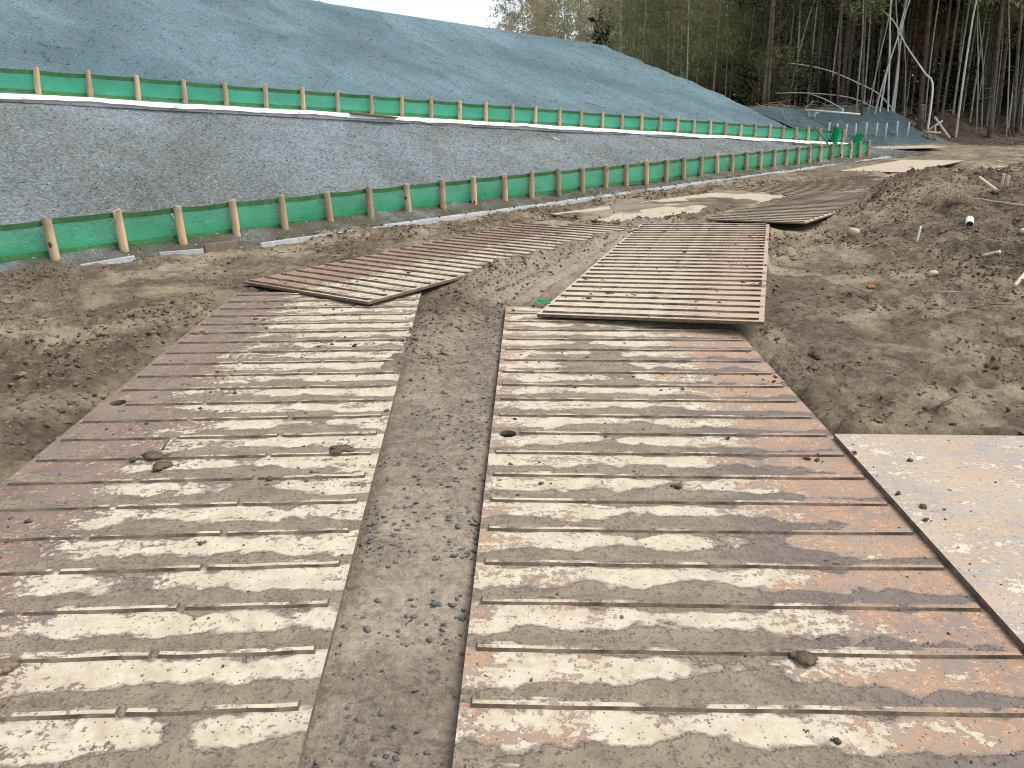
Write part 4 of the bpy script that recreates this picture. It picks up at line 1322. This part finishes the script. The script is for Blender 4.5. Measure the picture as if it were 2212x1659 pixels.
blob('rock', gp(1841, 508, .03), .095, M_ROCK, 'pale yellow rock on the left flank of the soil mound', 'rock', 1, .8)
blob('rock', gp(2012, 598, .02), .06, M_ROCK, 'yellowish rock low on the front of the soil mound', 'rock', 2, .7)
blob('earth_lump', gp(1880, 625, .004), .036, M_ORANGE, 'rust orange lump on the ground right of the tilted plate', 'soil lump', 3, .5)
blob('earth_lump', gp(215, 727, .012), .04, M_CLOD, 'single angular soil lump on the smooth ground left of the plates', 'soil lump', 4, .8)
blob('earth_lump', gp(1762, 775, .012), .038, M_CLODW, 'dark soil lump beside the right rut near the tilted plate', 'soil lump', 5, .55)
pA, _ = plate_z(np.array([on_plane(338, 975)[0]]), np.array([on_plane(338, 975)[1]]))
blob('mud_lump', tuple(on_plane(332, 985, .045)), .045, M_CLODW, 'mud lump with a splinter in it on the front left plate', 'mud lump', 6, .35)
pp = on_plane(350, 972, .05)
stick('splinter', pp + np.array([0, 0, .0]), pp + np.array([.03, .03, .05]), .005, .003, M_TWIG, 'dark splinter sticking out of the mud lump on the front left plate', 'splinter', sides=5, seg=2)
blob('mud_lump', tuple(on_plane(352, 1003, .045)), .035, M_CLODW, 'smaller mud lump just in front of the one with the splinter', 'mud lump', 7, .35)
blob('mud_lump', tuple(on_plane(740, 968, .045)), .05, M_CLODW, 'flat mud lump near the inner edge of the front left plate', 'mud lump', 8, .25)
blob('mud_lump', tuple(on_plane(12, 1437, .045)), .03, M_CLOD, 'round mud lump at the left picture edge on the front left plate', 'mud lump', 9, .7)
blob('mud_lump', tuple(on_plane(1738, 920 * 0 + 1000 * 0 + 1420, .045)), .03, M_CLODW, 'mud lump near the middle of the front right plate', 'mud lump', 10, .4)

def hollow_pipe(name, p, q, r, label, cat, mat):
    p, q = Vector(p), Vector(q)
    L = (q - p).length
    bm = bmesh.new()
    n = 20
    rings = [(r, 0), (r, L), (r * .86, L), (r * .86, 0)]
    vs = [[bm.verts.new((rr * math.cos(2 * math.pi * k / n), rr * math.sin(2 * math.pi * k / n), z)) for k in range(n)] for rr, z in rings]
    for a in range(4):
        b_ = (a + 1) % 4
        for k in range(n):
            bm.faces.new((vs[a][k], vs[a][(k + 1) % n], vs[b_][(k + 1) % n], vs[b_][k]))
    bmesh.ops.recalc_face_normals(bm, faces=bm.faces)
    o = bm_obj(name, bm, mat, None, False)
    o.location = p; o.rotation_euler = Vector((0, 0, 1)).rotation_difference((q - p).normalized()).to_euler()
    tag(o, label, cat)
    bm2 = bmesh.new(); bmesh.ops.create_circle(bm2, cap_ends=True, segments=n, radius=r * .85)
    dk = bm_obj('bore_shade_disc', bm2, M_BORESHADE, o); dk.location = (0, 0, .02)  # near-black disc set across the bore, painting in the shade inside the pipe
    return o
a = gp(2093, 496, .05); hollow_pipe('plastic_pipe', a, a + np.array([.08, .15, .05]), .040, 'white plastic pipe offcut with open dark end on the soil mound', 'pipe', M_PVC)

def culm_piece(name, p, q, r, mat, label, cat='bamboo', nodes=3, group=None):
    p, q = Vector(p), Vector(q); d = q - p
    pts, rr = [], []
    for i in range(nodes * 4 + 1):
        t = i / (nodes * 4)
        pts.append(d * t); rr.append(r * (1.10 if i % 4 == 2 else 1.0))
    V, Fc = tube(pts, rr, 10)
    return tag(obj(name, mesh_py(name, V, Fc, mat, True), None, p), label, cat, group)

a, b = gp(2115, 391, .06), gp(2151, 421, .05)
culm_piece('bamboo_offcut', a - np.array([0, 0, .025]), b - np.array([0, 0, .025]), .019, M_STRAWBAM, 'tan cut bamboo log lying slantwise on top of the soil mound')
a = gp(1980, 524, .0); culm_piece('bamboo_offcut', a + np.array([0, 0, .0]), a + np.array([.05, .05, .16]), .011, M_GREYBAM, 'thin white bamboo splinter standing in the front of the mound', nodes=2)
a, b = gp(2122, 559, .025), gp(2158, 558, .03)
culm_piece('bamboo_offcut', a, b, .016, M_GREYBAM, 'grey bamboo piece lying level low on the right of the mound')
a, b = gp(2190, 627, .03), gp(2216, 607, .05)
culm_piece('bamboo_offcut', a, b, .016, M_STRAWBAM, 'tan broken bamboo end at the right picture edge')
a = gp(2203, 508, .03); culm_piece('bamboo_offcut', a, a + np.array([.3, -.02, .03]), .028, M_GREYBAM, 'white bamboo end at the right picture edge above the tan one')
for i, (u, v, l) in enumerate(((2163, 405, 'left'), (2174, 403, 'right'))):
    a = gp(u, v, -.03); culm_piece('cut_stub', a, a + np.array([.01, 0, .20 - .04 * i]), .018, M_STRAWBAM, l + ' one of two upright cut stubs at the top right of the mound', 'stub', 2, 'two cut stubs')
a, b = gp(2086, 440, .05), gp(2216, 463, .06)
stick('fallen_branch', a, b, .008, .014, M_TWIGP, 'long pale curved branch lying over the right of the mound', 'branch', bend=.012, seed=5, seg=8)
a, b = gp(2000, 894, .02), gp(2062, 878, .025)
stick('fallen_stick', a, b, .014, .009, M_TWIG, 'brown stick on the ground in front of the mound, above the flat plate', 'stick', bend=.02, seed=6)
a = gp(2150, 588, .01); stick('fallen_stick', a, a + np.array([-.02, .10, .03]), .006, .004, M_TWIGP, 'thin pale root below the grey bamboo piece', 'root', bend=.1, seed=8)
# clump of dry grass roots
c0 = gp(2062, 440, .0)
parts = []
rg = random.Random(5)
for i in range(90):
    a_ = rg.uniform(0, 6.28); e = rg.uniform(.1, 1.3); L = rg.uniform(.12, .34)
    d = Vector((math.cos(a_) * math.cos(e), math.sin(a_) * math.cos(e), math.sin(e)))
    s0 = Vector((rg.gauss(0, .06), rg.gauss(0, .06), 0))
    parts.append(tube([s0, s0 + d * L * .5 + Vector((0, 0, .03)), s0 + d * L - Vector((0, 0, .04))], [.004, .003, .0015], 4, False, i))
V, Fc = join_vf(parts)
tag(obj('root_clump', mesh_py('root_clump', V, Fc, M_TWIGP, True), None, tuple(c0)), 'clump of dry pale roots on top of the soil mound', 'roots')
# green net scrap under the tilted plate's corner
c0 = on_plane(1172, 652, .075)
V, Fc = [], []
for j in range(5):
    for i in range(7):
        V.append((i * .022 - .07, j * .022 - .05 + .02 * math.sin(i), .006 * math.sin(i * 1.7 + j) + GR * j * .02))
tag(obj('net_scrap', mesh_py('net_scrap', V, grid_faces(7, 5), M_NETROLL, True), None, tuple(c0)), 'small scrap of green net by the near left corner of the tilted plate', 'net scrap')
# white twigs on the lower slope
for i, (u, v, L, lab) in enumerate(((1823, 318, .3, 'x'), )): pass
def slope_hit(u, v):
    """point on the lower slope"""
    d = ray(u, v); best = None
    for s in np.linspace(-4, 24, 500):
        p0 = LO0 + LOD * s; t_ = None
        k = (p0[0] * d[1] - p0[1] * d[0])
        den = (LON[0] * d[1] - LON[1] * d[0])
        bb_ = -k / den
        if bb_ < 0 or bb_ > 6: continue
        x_, y_ = p0[0] + LON[0] * bb_, p0[1] + LON[1] * bb_
        zs = CAMZ + d[2] / d[1] * y_
        zz = p0[2] + bb_ * math.tan(math.radians(27.0))
        e = abs(zs - zz)
        if best is None or e < best[0]: best = (e, x_, y_, zs)
    return np.array(best[1:])
for i, (u1, v1, u2, v2, lab) in enumerate(((1838, 318, 1852, 326, 'white twig on the lower slope near its far end'), (1195, 303, 1210, 309, 'white twig lying high on the middle of the lower slope'),
                                      (370, 470, 378, 482, 'thin white twig low on the lower slope behind the third net panel'), (805, 399, 812, 403, 'white chip on the lower slope left of centre'),
                                      (1168, 410 - 8, 1178, 414 - 8, 'forked white twig low on the middle of the lower slope'))):
    a, b = slope_hit(u1, v1), slope_hit(u2, v2)
    stick('white_twig', a + np.array([0, 0, .05]), b + np.array([0, 0, .05]), .010, .006, M_PVC, lab, 'twig', 'white twigs on the lower slope', sides=5, bend=.05, seed=i)

# ------------------------------------------------------------------ stakes on the back bank, frames, stump
def crop1(x, y):                                 # survey sheet of the far corner -> photo point
    return 1641.6 + .2578 * x, .2578 * y
st_mesh = mesh_py('bank_stake', *tube([(0, 0, -.1), (0, 0, .2), (0, 0, .50), (0, 0, .51)], [.032, .031, .030, .026], 8), M_GREYBAM, True)
ords = ['first', 'second', 'third', 'fourth', 'fifth', 'sixth', 'seventh', 'eighth', 'ninth', 'tenth', 'eleventh', 'twelfth', 'thirteenth', 'fourteenth', 'fifteenth', 'sixteenth', 'seventeenth', 'eighteenth', 'nineteenth', 'twentieth']
def by_far(u, v, y0=26.0):
    d = ray(u, v)
    ys = np.linspace(y0, 44, 600)
    xs = d[0] / d[1] * ys; zs = CAMZ + d[2] / d[1] * ys
    g_ = GR * ys + height(xs, ys)
    hit = zs < g_
    k = int(np.argmax(hit)) if hit.any() and ys[int(np.argmax(hit))] < 37 else int(np.argmin(np.abs(ys - 33.2)))
    return np.array([xs[k], ys[k], g_[k]])
for i, (x, y) in enumerate(((572, 1160), (640, 1162), (718, 1165), (797, 1160), (880, 1155), (968, 1150), (1048, 1155), (1143, 1145), (1233, 1140))):
    p = by_far(*crop1(x, y))
    tag(obj('bank_stake', st_mesh, None, tuple(p), (random.uniform(-.05, .05), random.uniform(-.03, .05), 0)), ords[i] + ' pale stake from the left on the dark back bank', 'stake', 'pale stakes on the back bank')

def frame(name, label, segs, mat, r=.03):
    """rough timber frame: each member its own part"""
    base = None
    pts = []
    for (x0, y0, x1, y1, dy, nm) in segs:
        u0, v0 = crop1(x0, y0); u1, v1 = crop1(x1, y1)
        pts.append((u0, v0, u1, v1, dy, nm))
    y_ref = by_far(*crop1(segs[0][0], max(segs[0][1], segs[0][3])))[1]
    root = None
    for (u0, v0, u1, v1, dy, nm) in pts:
        a_, b_ = at_y(u0, v0, y_ref + dy), at_y(u1, v1, y_ref + dy)
        if root is None:
            root = empty(name, tuple(a_)); org = a_
        V, Fc = tube([Vector(a_ - org), Vector((a_ + b_) / 2 - org), Vector(b_ - org)], [r, r, r], 8)
        obj(nm, mesh_py(nm, V, Fc, mat, True), root)
    return tag(root, label, 'timber frame')
frame('batter_board', 'low pale timber frame on top of the back bank', [(410, 985, 412, 922, 0, 'post'), (460, 985, 462, 932, 0, 'post'), (695, 945, 692, 910, .1, 'post'), (380, 921, 840, 958, -.06, 'rail'), (420, 978, 515, 925, .06, 'brace')], M_GREYBAM, .035)
frame('batter_board', 'timber frame with a crossing brace beside the brown forest bank', [(1408, 1160, 1412, 1078, 0, 'post'), (1463, 1182, 1468, 1058, 0, 'post'), (1385, 1108, 1515, 1113, -.06, 'rail'), (1370, 1118, 1530, 1012, .07, 'brace')], M_TIMBER, .038)
FLOOR_ = lambda x, y: float(GR * y + height(np.array([x]), np.array([y]))[0])
def far_log(x0, y0, x1, y1, r, mat, label, name='fallen_log', cat='log'):
    p = by_far(*crop1(x1, y1)); a_ = at_y(*crop1(x0, y0), p[1] + .8)
    return culm_piece(name, p + np.array([0, 0, .03]), a_, r, mat, label, cat, 4)
far_log(1463, 982, 1588, 1168, .05, M_CULMW, 'pale log propped slantwise on the brown forest bank')
tp = at_y(*crop1(1357, 882), 31.6); p = np.array([tp[0], tp[1], FLOOR_(tp[0], tp[1])]); hs = max(.4, tp[2] - p[2]); V, Fc = tube([(0, 0, -.3), (0, 0, hs * .5), (.01, 0, hs - .02), (.01, 0, hs)], [.13, .105, .10, .095], 12, True, 3, .05)
st = tag(obj('tree_stump', mesh_py('tree_stump', V, Fc, M_BARK, True), None, tuple(p)), 'cut tree stump with pale top on the back bank', 'stump')
V, Fc = tube([(.01, 0, hs - .002), (.01, 0, hs + .012)], [.105, .10], 12); obj('cut_face', mesh_py('cut_face', V, Fc, M_STRAWBAM), st)
p = by_far(*crop1(1312, 938)); culm_piece('cut_block', p, p + np.array([.22, .05, .06]), .05, M_STRAWBAM, 'pale cut wood block beside the tree stump', 'wood block', 1)

# ------------------------------------------------------------------ forest
def bamboo_crown(seed, h, mat, dens=1.0, z0=.34):
    """plumes of small leaves on short side branches along the upper culm"""
    rg = np.random.default_rng(seed)
    C = []
    for k in range(int(46 * dens)):
        z = h * (z0 + (1.02 - z0) * rg.uniform() ** .8)
        a = rg.uniform(0, 2 * np.pi); f = (z / h - z0) / (1 - z0)
        Lb = (.5 + 1.5 * (1 - abs(f - .45) * 1.3)) * rg.uniform(.5, 1.15)
        m = rg.integers(22, 46)
        t = rg.uniform(.15, 1, m)
        px = np.cos(a) * Lb * t; py = np.sin(a) * Lb * t; pz = z + .55 * Lb * t - .75 * Lb * t * t
        C.append(np.stack([px, py, pz], 1) + rg.normal(0, .11, (m, 3)))
    C = np.concatenate(C)
    V, Fc = leaf_quads(C, rg.uniform(.13, .30, len(C)), rg.uniform(.035, .075, len(C)), rg, .35)
    return mesh_np('crown', V, Fc, mat)

def pine_crown(seed, z0, h, mat, rad=2.0):
    rg = np.random.default_rng(seed)
    C = []
    for k in range(70):
        z = z0 + (h - z0) * rg.uniform() ** .9
        f = (z - z0) / (h - z0)
        a = rg.uniform(0, 2 * np.pi); Lb = rad * (1.05 - .8 * f) * rg.uniform(.55, 1.1)
        m = rg.integers(26, 44)
        t = rg.uniform(.25, 1, m) ** .8
        C.append(np.stack([np.cos(a) * Lb * t, np.sin(a) * Lb * t, z - .22 * Lb * t], 1) + rg.normal(0, .17, (m, 3)))
    C = np.concatenate(C)
    V, Fc = leaf_quads(C, rg.uniform(.20, .45, len(C)), rg.uniform(.07, .16, len(C)), rg, .1)
    return mesh_np('crown', V, Fc, mat)

def bush_mesh(seed, r, h, n, mat, ls=(.08, .2)):
    rg = np.random.default_rng(seed)
    k = max(5, n // 60)
    cc = np.stack([rg.normal(0, r * .45, k), rg.normal(0, r * .45, k), rg.uniform(.15, 1, k) * h], 1)
    C = cc[rg.integers(0, k, n)] + rg.normal(0, r * .2, (n, 3))
    V, Fc = leaf_quads(C, rg.uniform(ls[0], ls[1], n), rg.uniform(ls[0] * .4, ls[1] * .45, n), rg)
    return mesh_np('foliage', V, Fc, mat)

def culm_mesh(pts, r, mat, taper=.45):
    """bamboo culm through control points, with node rings"""
    pts = [Vector(p) for p in pts]
    L = sum((b - a).length for a, b in zip(pts[:-1], pts[1:]))
    n = max(8, int(L / .22))
    out, rad = [], []
    seg = [(b - a).length for a, b in zip(pts[:-1], pts[1:])]
    for i in range(n + 1):
        s = L * i / n; k = 0
        while k < len(seg) - 1 and s > seg[k]: s -= seg[k]; k += 1
        t = s / seg[k]
        p0 = pts[max(k - 1, 0)]; p1, p2 = pts[k], pts[k + 1]; p3 = pts[min(k + 2, len(pts) - 1)]
        q = .5 * ((2 * p1) + (p2 - p0) * t + (2 * p0 - 5 * p1 + 4 * p2 - p3) * t * t + (3 * p1 - p0 - 3 * p2 + p3) * t ** 3)
        out.append(q); rad.append(r * (1 - taper * i / n) * (1.13 if i % 2 else 1.0))
    V, Fc = tube(out, rad, 7)
    return mesh_py('culm', V, Fc, mat, True)

def pine_trunk(seed, h, r, mat, lean=(0, 0), curve=.1):
    rg = random.Random(seed)
    pts, rr = [], []
    n = 12
    ph = rg.uniform(0, 6)
    for i in range(n + 1):
        t = i / n
        pts.append((lean[0] * h * t + curve * math.sin(ph + 3 * t), lean[1] * h * t + curve * math.cos(ph + 2.2 * t), -.4 + (h + .4) * t))
        rr.append(r * (1.18 if i == 0 else 1) * (1 - .55 * t))
    x0, y0 = pts[0][0], pts[0][1]
    pts = [(a - x0, b - y0, c) for a, b, c in pts]
    V, Fc = tube(pts, rr, 10, True, seed, .05)
    return mesh_py('trunk', V, Fc, mat, True), pts

def dead_branches(seed, pts, h, mat, n=16, zlo=.25):
    rg = random.Random(seed)
    parts = []
    for i in range(n):
        t = rg.uniform(zlo, .95); k = t * (len(pts) - 1); j = int(k); f = k - j
        a_, b_ = Vector(pts[j]), Vector(pts[min(j + 1, len(pts) - 1)])
        p = a_.lerp(b_, f)
        an = rg.uniform(0, 6.28); L = rg.uniform(.35, 1.5)
        d = Vector((math.cos(an), math.sin(an), rg.uniform(-.35, .25)))
        parts.append(tube([p, p + d * L * .5, p + d * L + Vector((0, 0, rg.uniform(-.1, .2)))], [.020, .013, .006], 5, False, i))
    V, Fc = join_vf(parts)
    return mesh_py('dead_branches', V, Fc, mat, True)

FLOOR = lambda x, y: float(GR * y + height(np.array([x]), np.array([y]))[0])

# crown libraries
BC = [bamboo_crown(400 + i, 11.0, M_LBAM) for i in range(4)]
BCL = [bamboo_crown(430 + i, 11.0, M_LBAM, 1.7, .14) for i in range(4)]
BCLP = [bamboo_crown(435 + i, 11.0, M_LBAMP, 1.6, .2) for i in range(2)]
BCP = [bamboo_crown(420 + i, 11.0, M_LBAMP, .9) for i in range(3)]
PC = [pine_crown(440 + i, 7.5, 16.0, M_LPINE, 2.3) for i in range(4)]
PCL = [pine_crown(450 + i, 3.8, 15.0, M_LPINE, 2.2) for i in range(3)]
CULMS = [culm_mesh([(0, 0, -.3), (.1 * math.cos(i), .1 * math.sin(i), 4), (.35 * math.cos(i), .35 * math.sin(i), 8), (1.0 * math.cos(i), 1.0 * math.sin(i), 11.2)], .034 + .006 * (i % 3), M_CULM if i % 2 else M_CULMW, .6) for i in range(6)]
PTR = [pine_trunk(460 + i, 16.0, .060 + .014 * (i % 3), M_BARK2 if i % 2 else M_BARK, (random.uniform(-.015, .015), 0), .12) for i in range(5)]
PDB = [dead_branches(470 + i, PTR[i][1], 16, M_BARK2, 30, .12) for i in range(5)]

def tree_bamboo(x, y, s, rz, crown, culm, label, group, z=None, name='bamboo'):
    r = empty(name, (x, y, (FLOOR(x, y) if z is None else z)))
    r.rotation_euler = (0, 0, rz); r.scale = (s, s, s)
    obj('culm', culm, r); obj('crown', crown, r)
    return tag(r, label, 'bamboo', group)

def tree_pine(x, y, s, rz, i, label, group, low=False):
    r = empty('pine_tree', (x, y, FLOOR(x, y)))
    r.rotation_euler = (0, 0, rz); r.scale = (s, s, s)
    obj('trunk', PTR[i % 5][0], r); obj('crown', (PCL if low else PC)[i % 3], r); tag(obj('dead_branches', PDB[i % 5], r), kind='stuff')
    return tag(r, label, 'pine tree', group)

# --- explicit front pines (survey sheet coordinates: foot -> top of picture)
pines = [(855, 955, 890, 0, .075, 'slim reddish pine in front of the fallen arched bamboo'), (1345, 925, 1440, 0, .145, 'thick brown pine directly behind the tree stump'),
         (1505, 1085, 1680, 0, .085, 'leaning slim pine rising from the brown bank beside the propped log'), (1920, 1155, 2030, 0, .125, 'brown pine second from the right picture edge'),
         (2118, 1135, 2205, 0, .125, 'brown pine nearest the right picture edge'), (1480, 905, 1592, 0, .11, 'dim pine just right of the bent white bamboo'),
         (22, 920, 108, 0, .11, 'left one of the twin pines behind the pale shrub'), (62, 915, 128, 0, .10, 'right one of the twin pines behind the pale shrub'),
         (652, 900, 700, 0, .08, 'slim dark pine left of the reddish slim pine'), (425, 880, 452, 0, .065, 'thin grey pine above the low timber frame'),
         (492, 880, 512, 0, .06, 'very thin dark pine right of the thin grey one'), (582, 880, 602, 0, .06, 'thin dark pine midway between the frame and the reddish pine')]
for i, (x0, y0, x1, y1, r, lab) in enumerate(pines):
    yb = min(max(y0, 0), 1160)
    p = by_far(*crop1(x0, y0), 31)
    q = at_y(*crop1(x1, y1), p[1])
    hvis = q[2] - p[2]; lean = (q[0] - p[0]) / hvis
    h = 15.0
    tm, pts = pine_trunk(500 + i, h, r * .62, M_BARK if r > .07 else M_BARK2, (lean, 0), .05)
    root = empty('pine_tree', tuple(p))
    obj('trunk', tm, root)
    c = obj('crown', PC[i % 4], root); c.location = (lean * 12, 0, 0); c.scale = (.9, .9, .95)
    tag(obj('dead_branches', dead_branches(520 + i, pts, h, M_BARK2, 22, .12), root), kind='stuff')
    tag(root, lab, 'pine tree', 'pines along the forest edge')

# --- explicit bamboos
bam = [([(900, 952), (975, 600), (1060, 240), (1110, 0)], .038, 'leaning bamboo left of the white clump, its foot by the bank top'),
       ([(955, 948), (1060, 600), (1200, 180), (1255, 0)], .050, 'pale leaning bamboo crossing in front of the white clump'),
       ([(1105, 932), (1150, 600), (1225, 0)], .058, 'bright upright bamboo at the right of the white clump'),
       ([(1075, 925), (1085, 500), (1098, 0)], .055, 'straight bamboo at the left of the white clump'),
       ([(1125, 920), (1165, 500), (1140, 0)], .05, 'straight bamboo in the middle of the white clump'),
       ([(1640, 1150), (1700, 700), (1760, 300), (1815, 0)], .065, 'tall pale bamboo leaning right, right of the propped log'),
       ([(1945, 1095), (1995, 700), (2035, 250), (2010, 0)], .050, 'pale bamboo with a kink near the second pine from the right'),
       ([(2180, 1105), (2205, 800), (2225, 300)], .055, 'bamboo at the right picture edge'),
       ([(805, 950), (830, 650), (860, 300), (870, 0)], .045, 'greenish bamboo close left of the reddish slim pine'),
       ([(232, 885), (300, 560), (380, 250), (445, 40)], .040, 'long pale bamboo leaning right above the pale shrub'),
       ([(1818, 1085), (1828, 600), (1822, 50)], .042, 'upright thin bamboo midway between the leaning one and the kinked one'),
       ([(1872, 1005), (1868, 600), (1838, 200), (1820, 0)], .040, 'thin bamboo curving left behind the upright thin one'),
       ([(1215, 930), (1222, 600), (1205, 300), (1210, 0)], .040, 'dim bamboo just right of the white clump'),
       ([(1395, 900), (1420, 600), (1500, 0)], .042, 'bamboo between the thick pine and the bent white bamboo'),
       ([(1000, 940), (1075, 560), (1160, 300), (1200, 120)], .042, 'second leaning bamboo in front of the white clump'),
       ([(2080, 1060), (2090, 500), (2085, 0)], .045, 'thin bamboo between the two rightmost pines'),
       ([(1420, 935), (1448, 720), (1380, 610), (1225, 380), (1110, 165), (910, 0)], .066, 'bent white bamboo snapped over to the left'),
       ([(1205, 938), (1020, 810), (830, 700), (570, 590), (330, 540), (150, 525)], .045, 'fallen bamboo arching left over the dark forest floor'),
       ([(850, 958), (690, 912), (540, 830), (410, 785)], .042, 'short fallen bamboo under the big arch'),
       ([(1055, 905), (800, 832), (570, 792), (330, 778), (130, 782)], .036, 'low fallen bamboo lying nearly level under the arch')]
for i, (pp_, r, lab) in enumerate(bam):
    p = by_far(*crop1(*pp_[0]), 31)
    if i == 16: p = at_y(*crop1(*pp_[0]), 31.8); p[2] = FLOOR(p[0], p[1])
    P3 = [p - np.array([0, 0, .2])] + [at_y(*crop1(*q), p[1] + .25 * k * (-1 if i % 2 else 1)) for k, q in enumerate(pp_[1:], 1)]
    fallen = i >= 16
    if not fallen:
        d = P3[-1] - P3[-2]; d = d / np.linalg.norm(d); P3.append(P3[-1] + d * 3.5 + np.array([.2, 0, -.1])); 
    root = empty('bamboo', tuple(p))
    white = i in (1, 2, 3, 4, 5, 14, 16)
    obj('culm', culm_mesh([Vector(q - p) for q in P3], r * (.66 if i != 16 else .62), M_BENT if i == 16 else M_CULMW if (white or fallen) else M_CULM, .5), root)
    if not fallen:
        c = obj('crown', BC[i % 4], root); e = P3[-1] - p
        c.location = (e[0] * .9, e[1] * .9, 1.0)
    elif i in (16, 17):
        c = obj('crown', bush_mesh(600 + i, .9, .9, 700, M_LSHRUB if i == 17 else M_LBAM, (.10, .22)), root)
        e = P3[-1] - p; c.location = tuple(e + np.array([0, 0, -.6]))
    tag(root, lab, 'bamboo', 'bamboos along the forest edge')

# --- filling trees behind
def far_enough(x, y, L, d): return all((x - a) ** 2 + (y - b) ** 2 > d * d for a, b in L)
placed = []
rg = random.Random(99)
k = 0
while k < 130:
    y = rg.uniform(34.5, 60); x = rg.uniform(.30, .80) * y
    if not far_enough(x, y, placed, .95): continue
    placed.append((x, y))
    tree_pine(x, y, rg.uniform(.7, 1.05), rg.uniform(0, 6.28), k, 'dark pine in the crowded stand behind the forest edge', 'pines deep in the wood', low=y > 46)
    k += 1
placed = []; k = 0
while k < 140:                                   # bamboo mixed among the pines, right half
    y = rg.uniform(36, 56); x = rg.uniform(.34, .80) * y
    if not far_enough(x, y, placed, .5): continue
    placed.append((x, y))
    tree_bamboo(x, y, rg.uniform(.85, 1.15), rg.uniform(0, 6.28), rg.choice(BC), rg.choice(CULMS), 'thin bamboo crowded among the pines behind the forest edge', 'bamboos deep in the wood')
    k += 1
placed = []; k = 0
while k < 102:                                   # leafy bamboo grove behind the upper slope
    u = rg.uniform(.13, .42); y = rg.uniform(38, 64); x = u * y
    if not far_enough(x, y, placed, .9): continue
    placed.append((x, y))
    s = rg.uniform(.78, 1.12)
    tree_bamboo(x, y, s, rg.uniform(0, 6.28), rg.choice(BCL if rg.random() < .75 else BCLP), rg.choice(CULMS), 'leafy olive bamboo in the grove behind the upper slope', 'bamboo grove behind the upper slope')
    k += 1
placed = []; k = 0
while k < 36:                                    # pale feathery bamboo at the left end, against the sky
    u = rg.uniform(-.01, .15); y = rg.uniform(60, 76); x = u * y
    if not far_enough(x, y, placed, 1.1): continue
    placed.append((x, y))
    z = 6.5
    tree_bamboo(x, y, rg.uniform(.80, 1.15) * (1 + 1.2 * max(0, u)), rg.uniform(0, 6.28), rg.choice(BCLP if rg.random() < .75 else BCL), rg.choice(CULMS), 'pale feathery bamboo against the sky at the left end of the wood', 'pale bamboos against the sky', z=z)
    k += 1

# understorey shrubs
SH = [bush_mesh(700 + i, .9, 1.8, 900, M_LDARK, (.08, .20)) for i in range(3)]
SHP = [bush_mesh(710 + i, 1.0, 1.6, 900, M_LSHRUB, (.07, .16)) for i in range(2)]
def shrub(x, y, s, me_, label, group=None, z=None, name='shrub'):
    r = empty(name, (x, y, FLOOR(x, y) if z is None else z)); r.scale = (s, s, s); r.rotation_euler = (0, 0, rg.uniform(0, 6))
    obj('foliage', me_, r)
    V, Fc = join_vf([tube([(0, 0, -.1), (.1 * math.cos(a), .1 * math.sin(a), .7), (.35 * math.cos(a), .35 * math.sin(a), 1.5)], [.02, .015, .006], 5, False) for a in (0, 2.1, 4.2)])
    tag(obj('stems', mesh_py('stems', V, Fc, M_TWIG, True), r), kind='stuff')
    return tag(r, label, 'shrub', group)
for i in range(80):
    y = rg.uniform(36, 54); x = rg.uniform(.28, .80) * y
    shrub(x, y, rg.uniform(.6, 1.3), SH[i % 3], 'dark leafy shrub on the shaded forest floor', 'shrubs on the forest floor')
for i, (cx_, cy_, s, me_, lab) in enumerate(((60, 640, 1.05, SHP[0], 'pale leafed shrub in front of the twin pines'), (230, 640, .8, SHP[1], 'smaller pale shrub right of the twin pines'), (150, 820, .7, SHP[0], 'low pale shrub above the corner of the back bank'))):
    p = at_y(*crop1(cx_, cy_), 34.5); fz = FLOOR(p[0], p[1])
    shrub(p[0], p[1], max(.5, (p[2] - fz) / 1.1) if s > 1 else max(.5, (p[2] - fz) / 1.0), me_, lab)
# brown dead bamboo foliage hanging right of the white clump
p = at_y(*crop1(1290, 330), 37); fz = FLOOR(p[0], p[1])
r = empty('dead_bamboo', (p[0], p[1], fz))
rgn = np.random.default_rng(5); n = 2600
C = np.stack([rgn.normal(0, .55, n), rgn.normal(0, .4, n), p[2] - fz + rgn.normal(0, 1.25, n)], 1)
V, Fc = leaf_quads(C, rgn.uniform(.12, .28, n), rgn.uniform(.03, .07, n), rgn, .9)
obj('foliage', mesh_np('foliage', V, Fc, M_LDEAD), r); obj('culm', CULMS[1], r)
tag(r, 'dead brown leafed bamboo between the white clump and the thick pine', 'bamboo')

# the wood goes on behind: one dark mass
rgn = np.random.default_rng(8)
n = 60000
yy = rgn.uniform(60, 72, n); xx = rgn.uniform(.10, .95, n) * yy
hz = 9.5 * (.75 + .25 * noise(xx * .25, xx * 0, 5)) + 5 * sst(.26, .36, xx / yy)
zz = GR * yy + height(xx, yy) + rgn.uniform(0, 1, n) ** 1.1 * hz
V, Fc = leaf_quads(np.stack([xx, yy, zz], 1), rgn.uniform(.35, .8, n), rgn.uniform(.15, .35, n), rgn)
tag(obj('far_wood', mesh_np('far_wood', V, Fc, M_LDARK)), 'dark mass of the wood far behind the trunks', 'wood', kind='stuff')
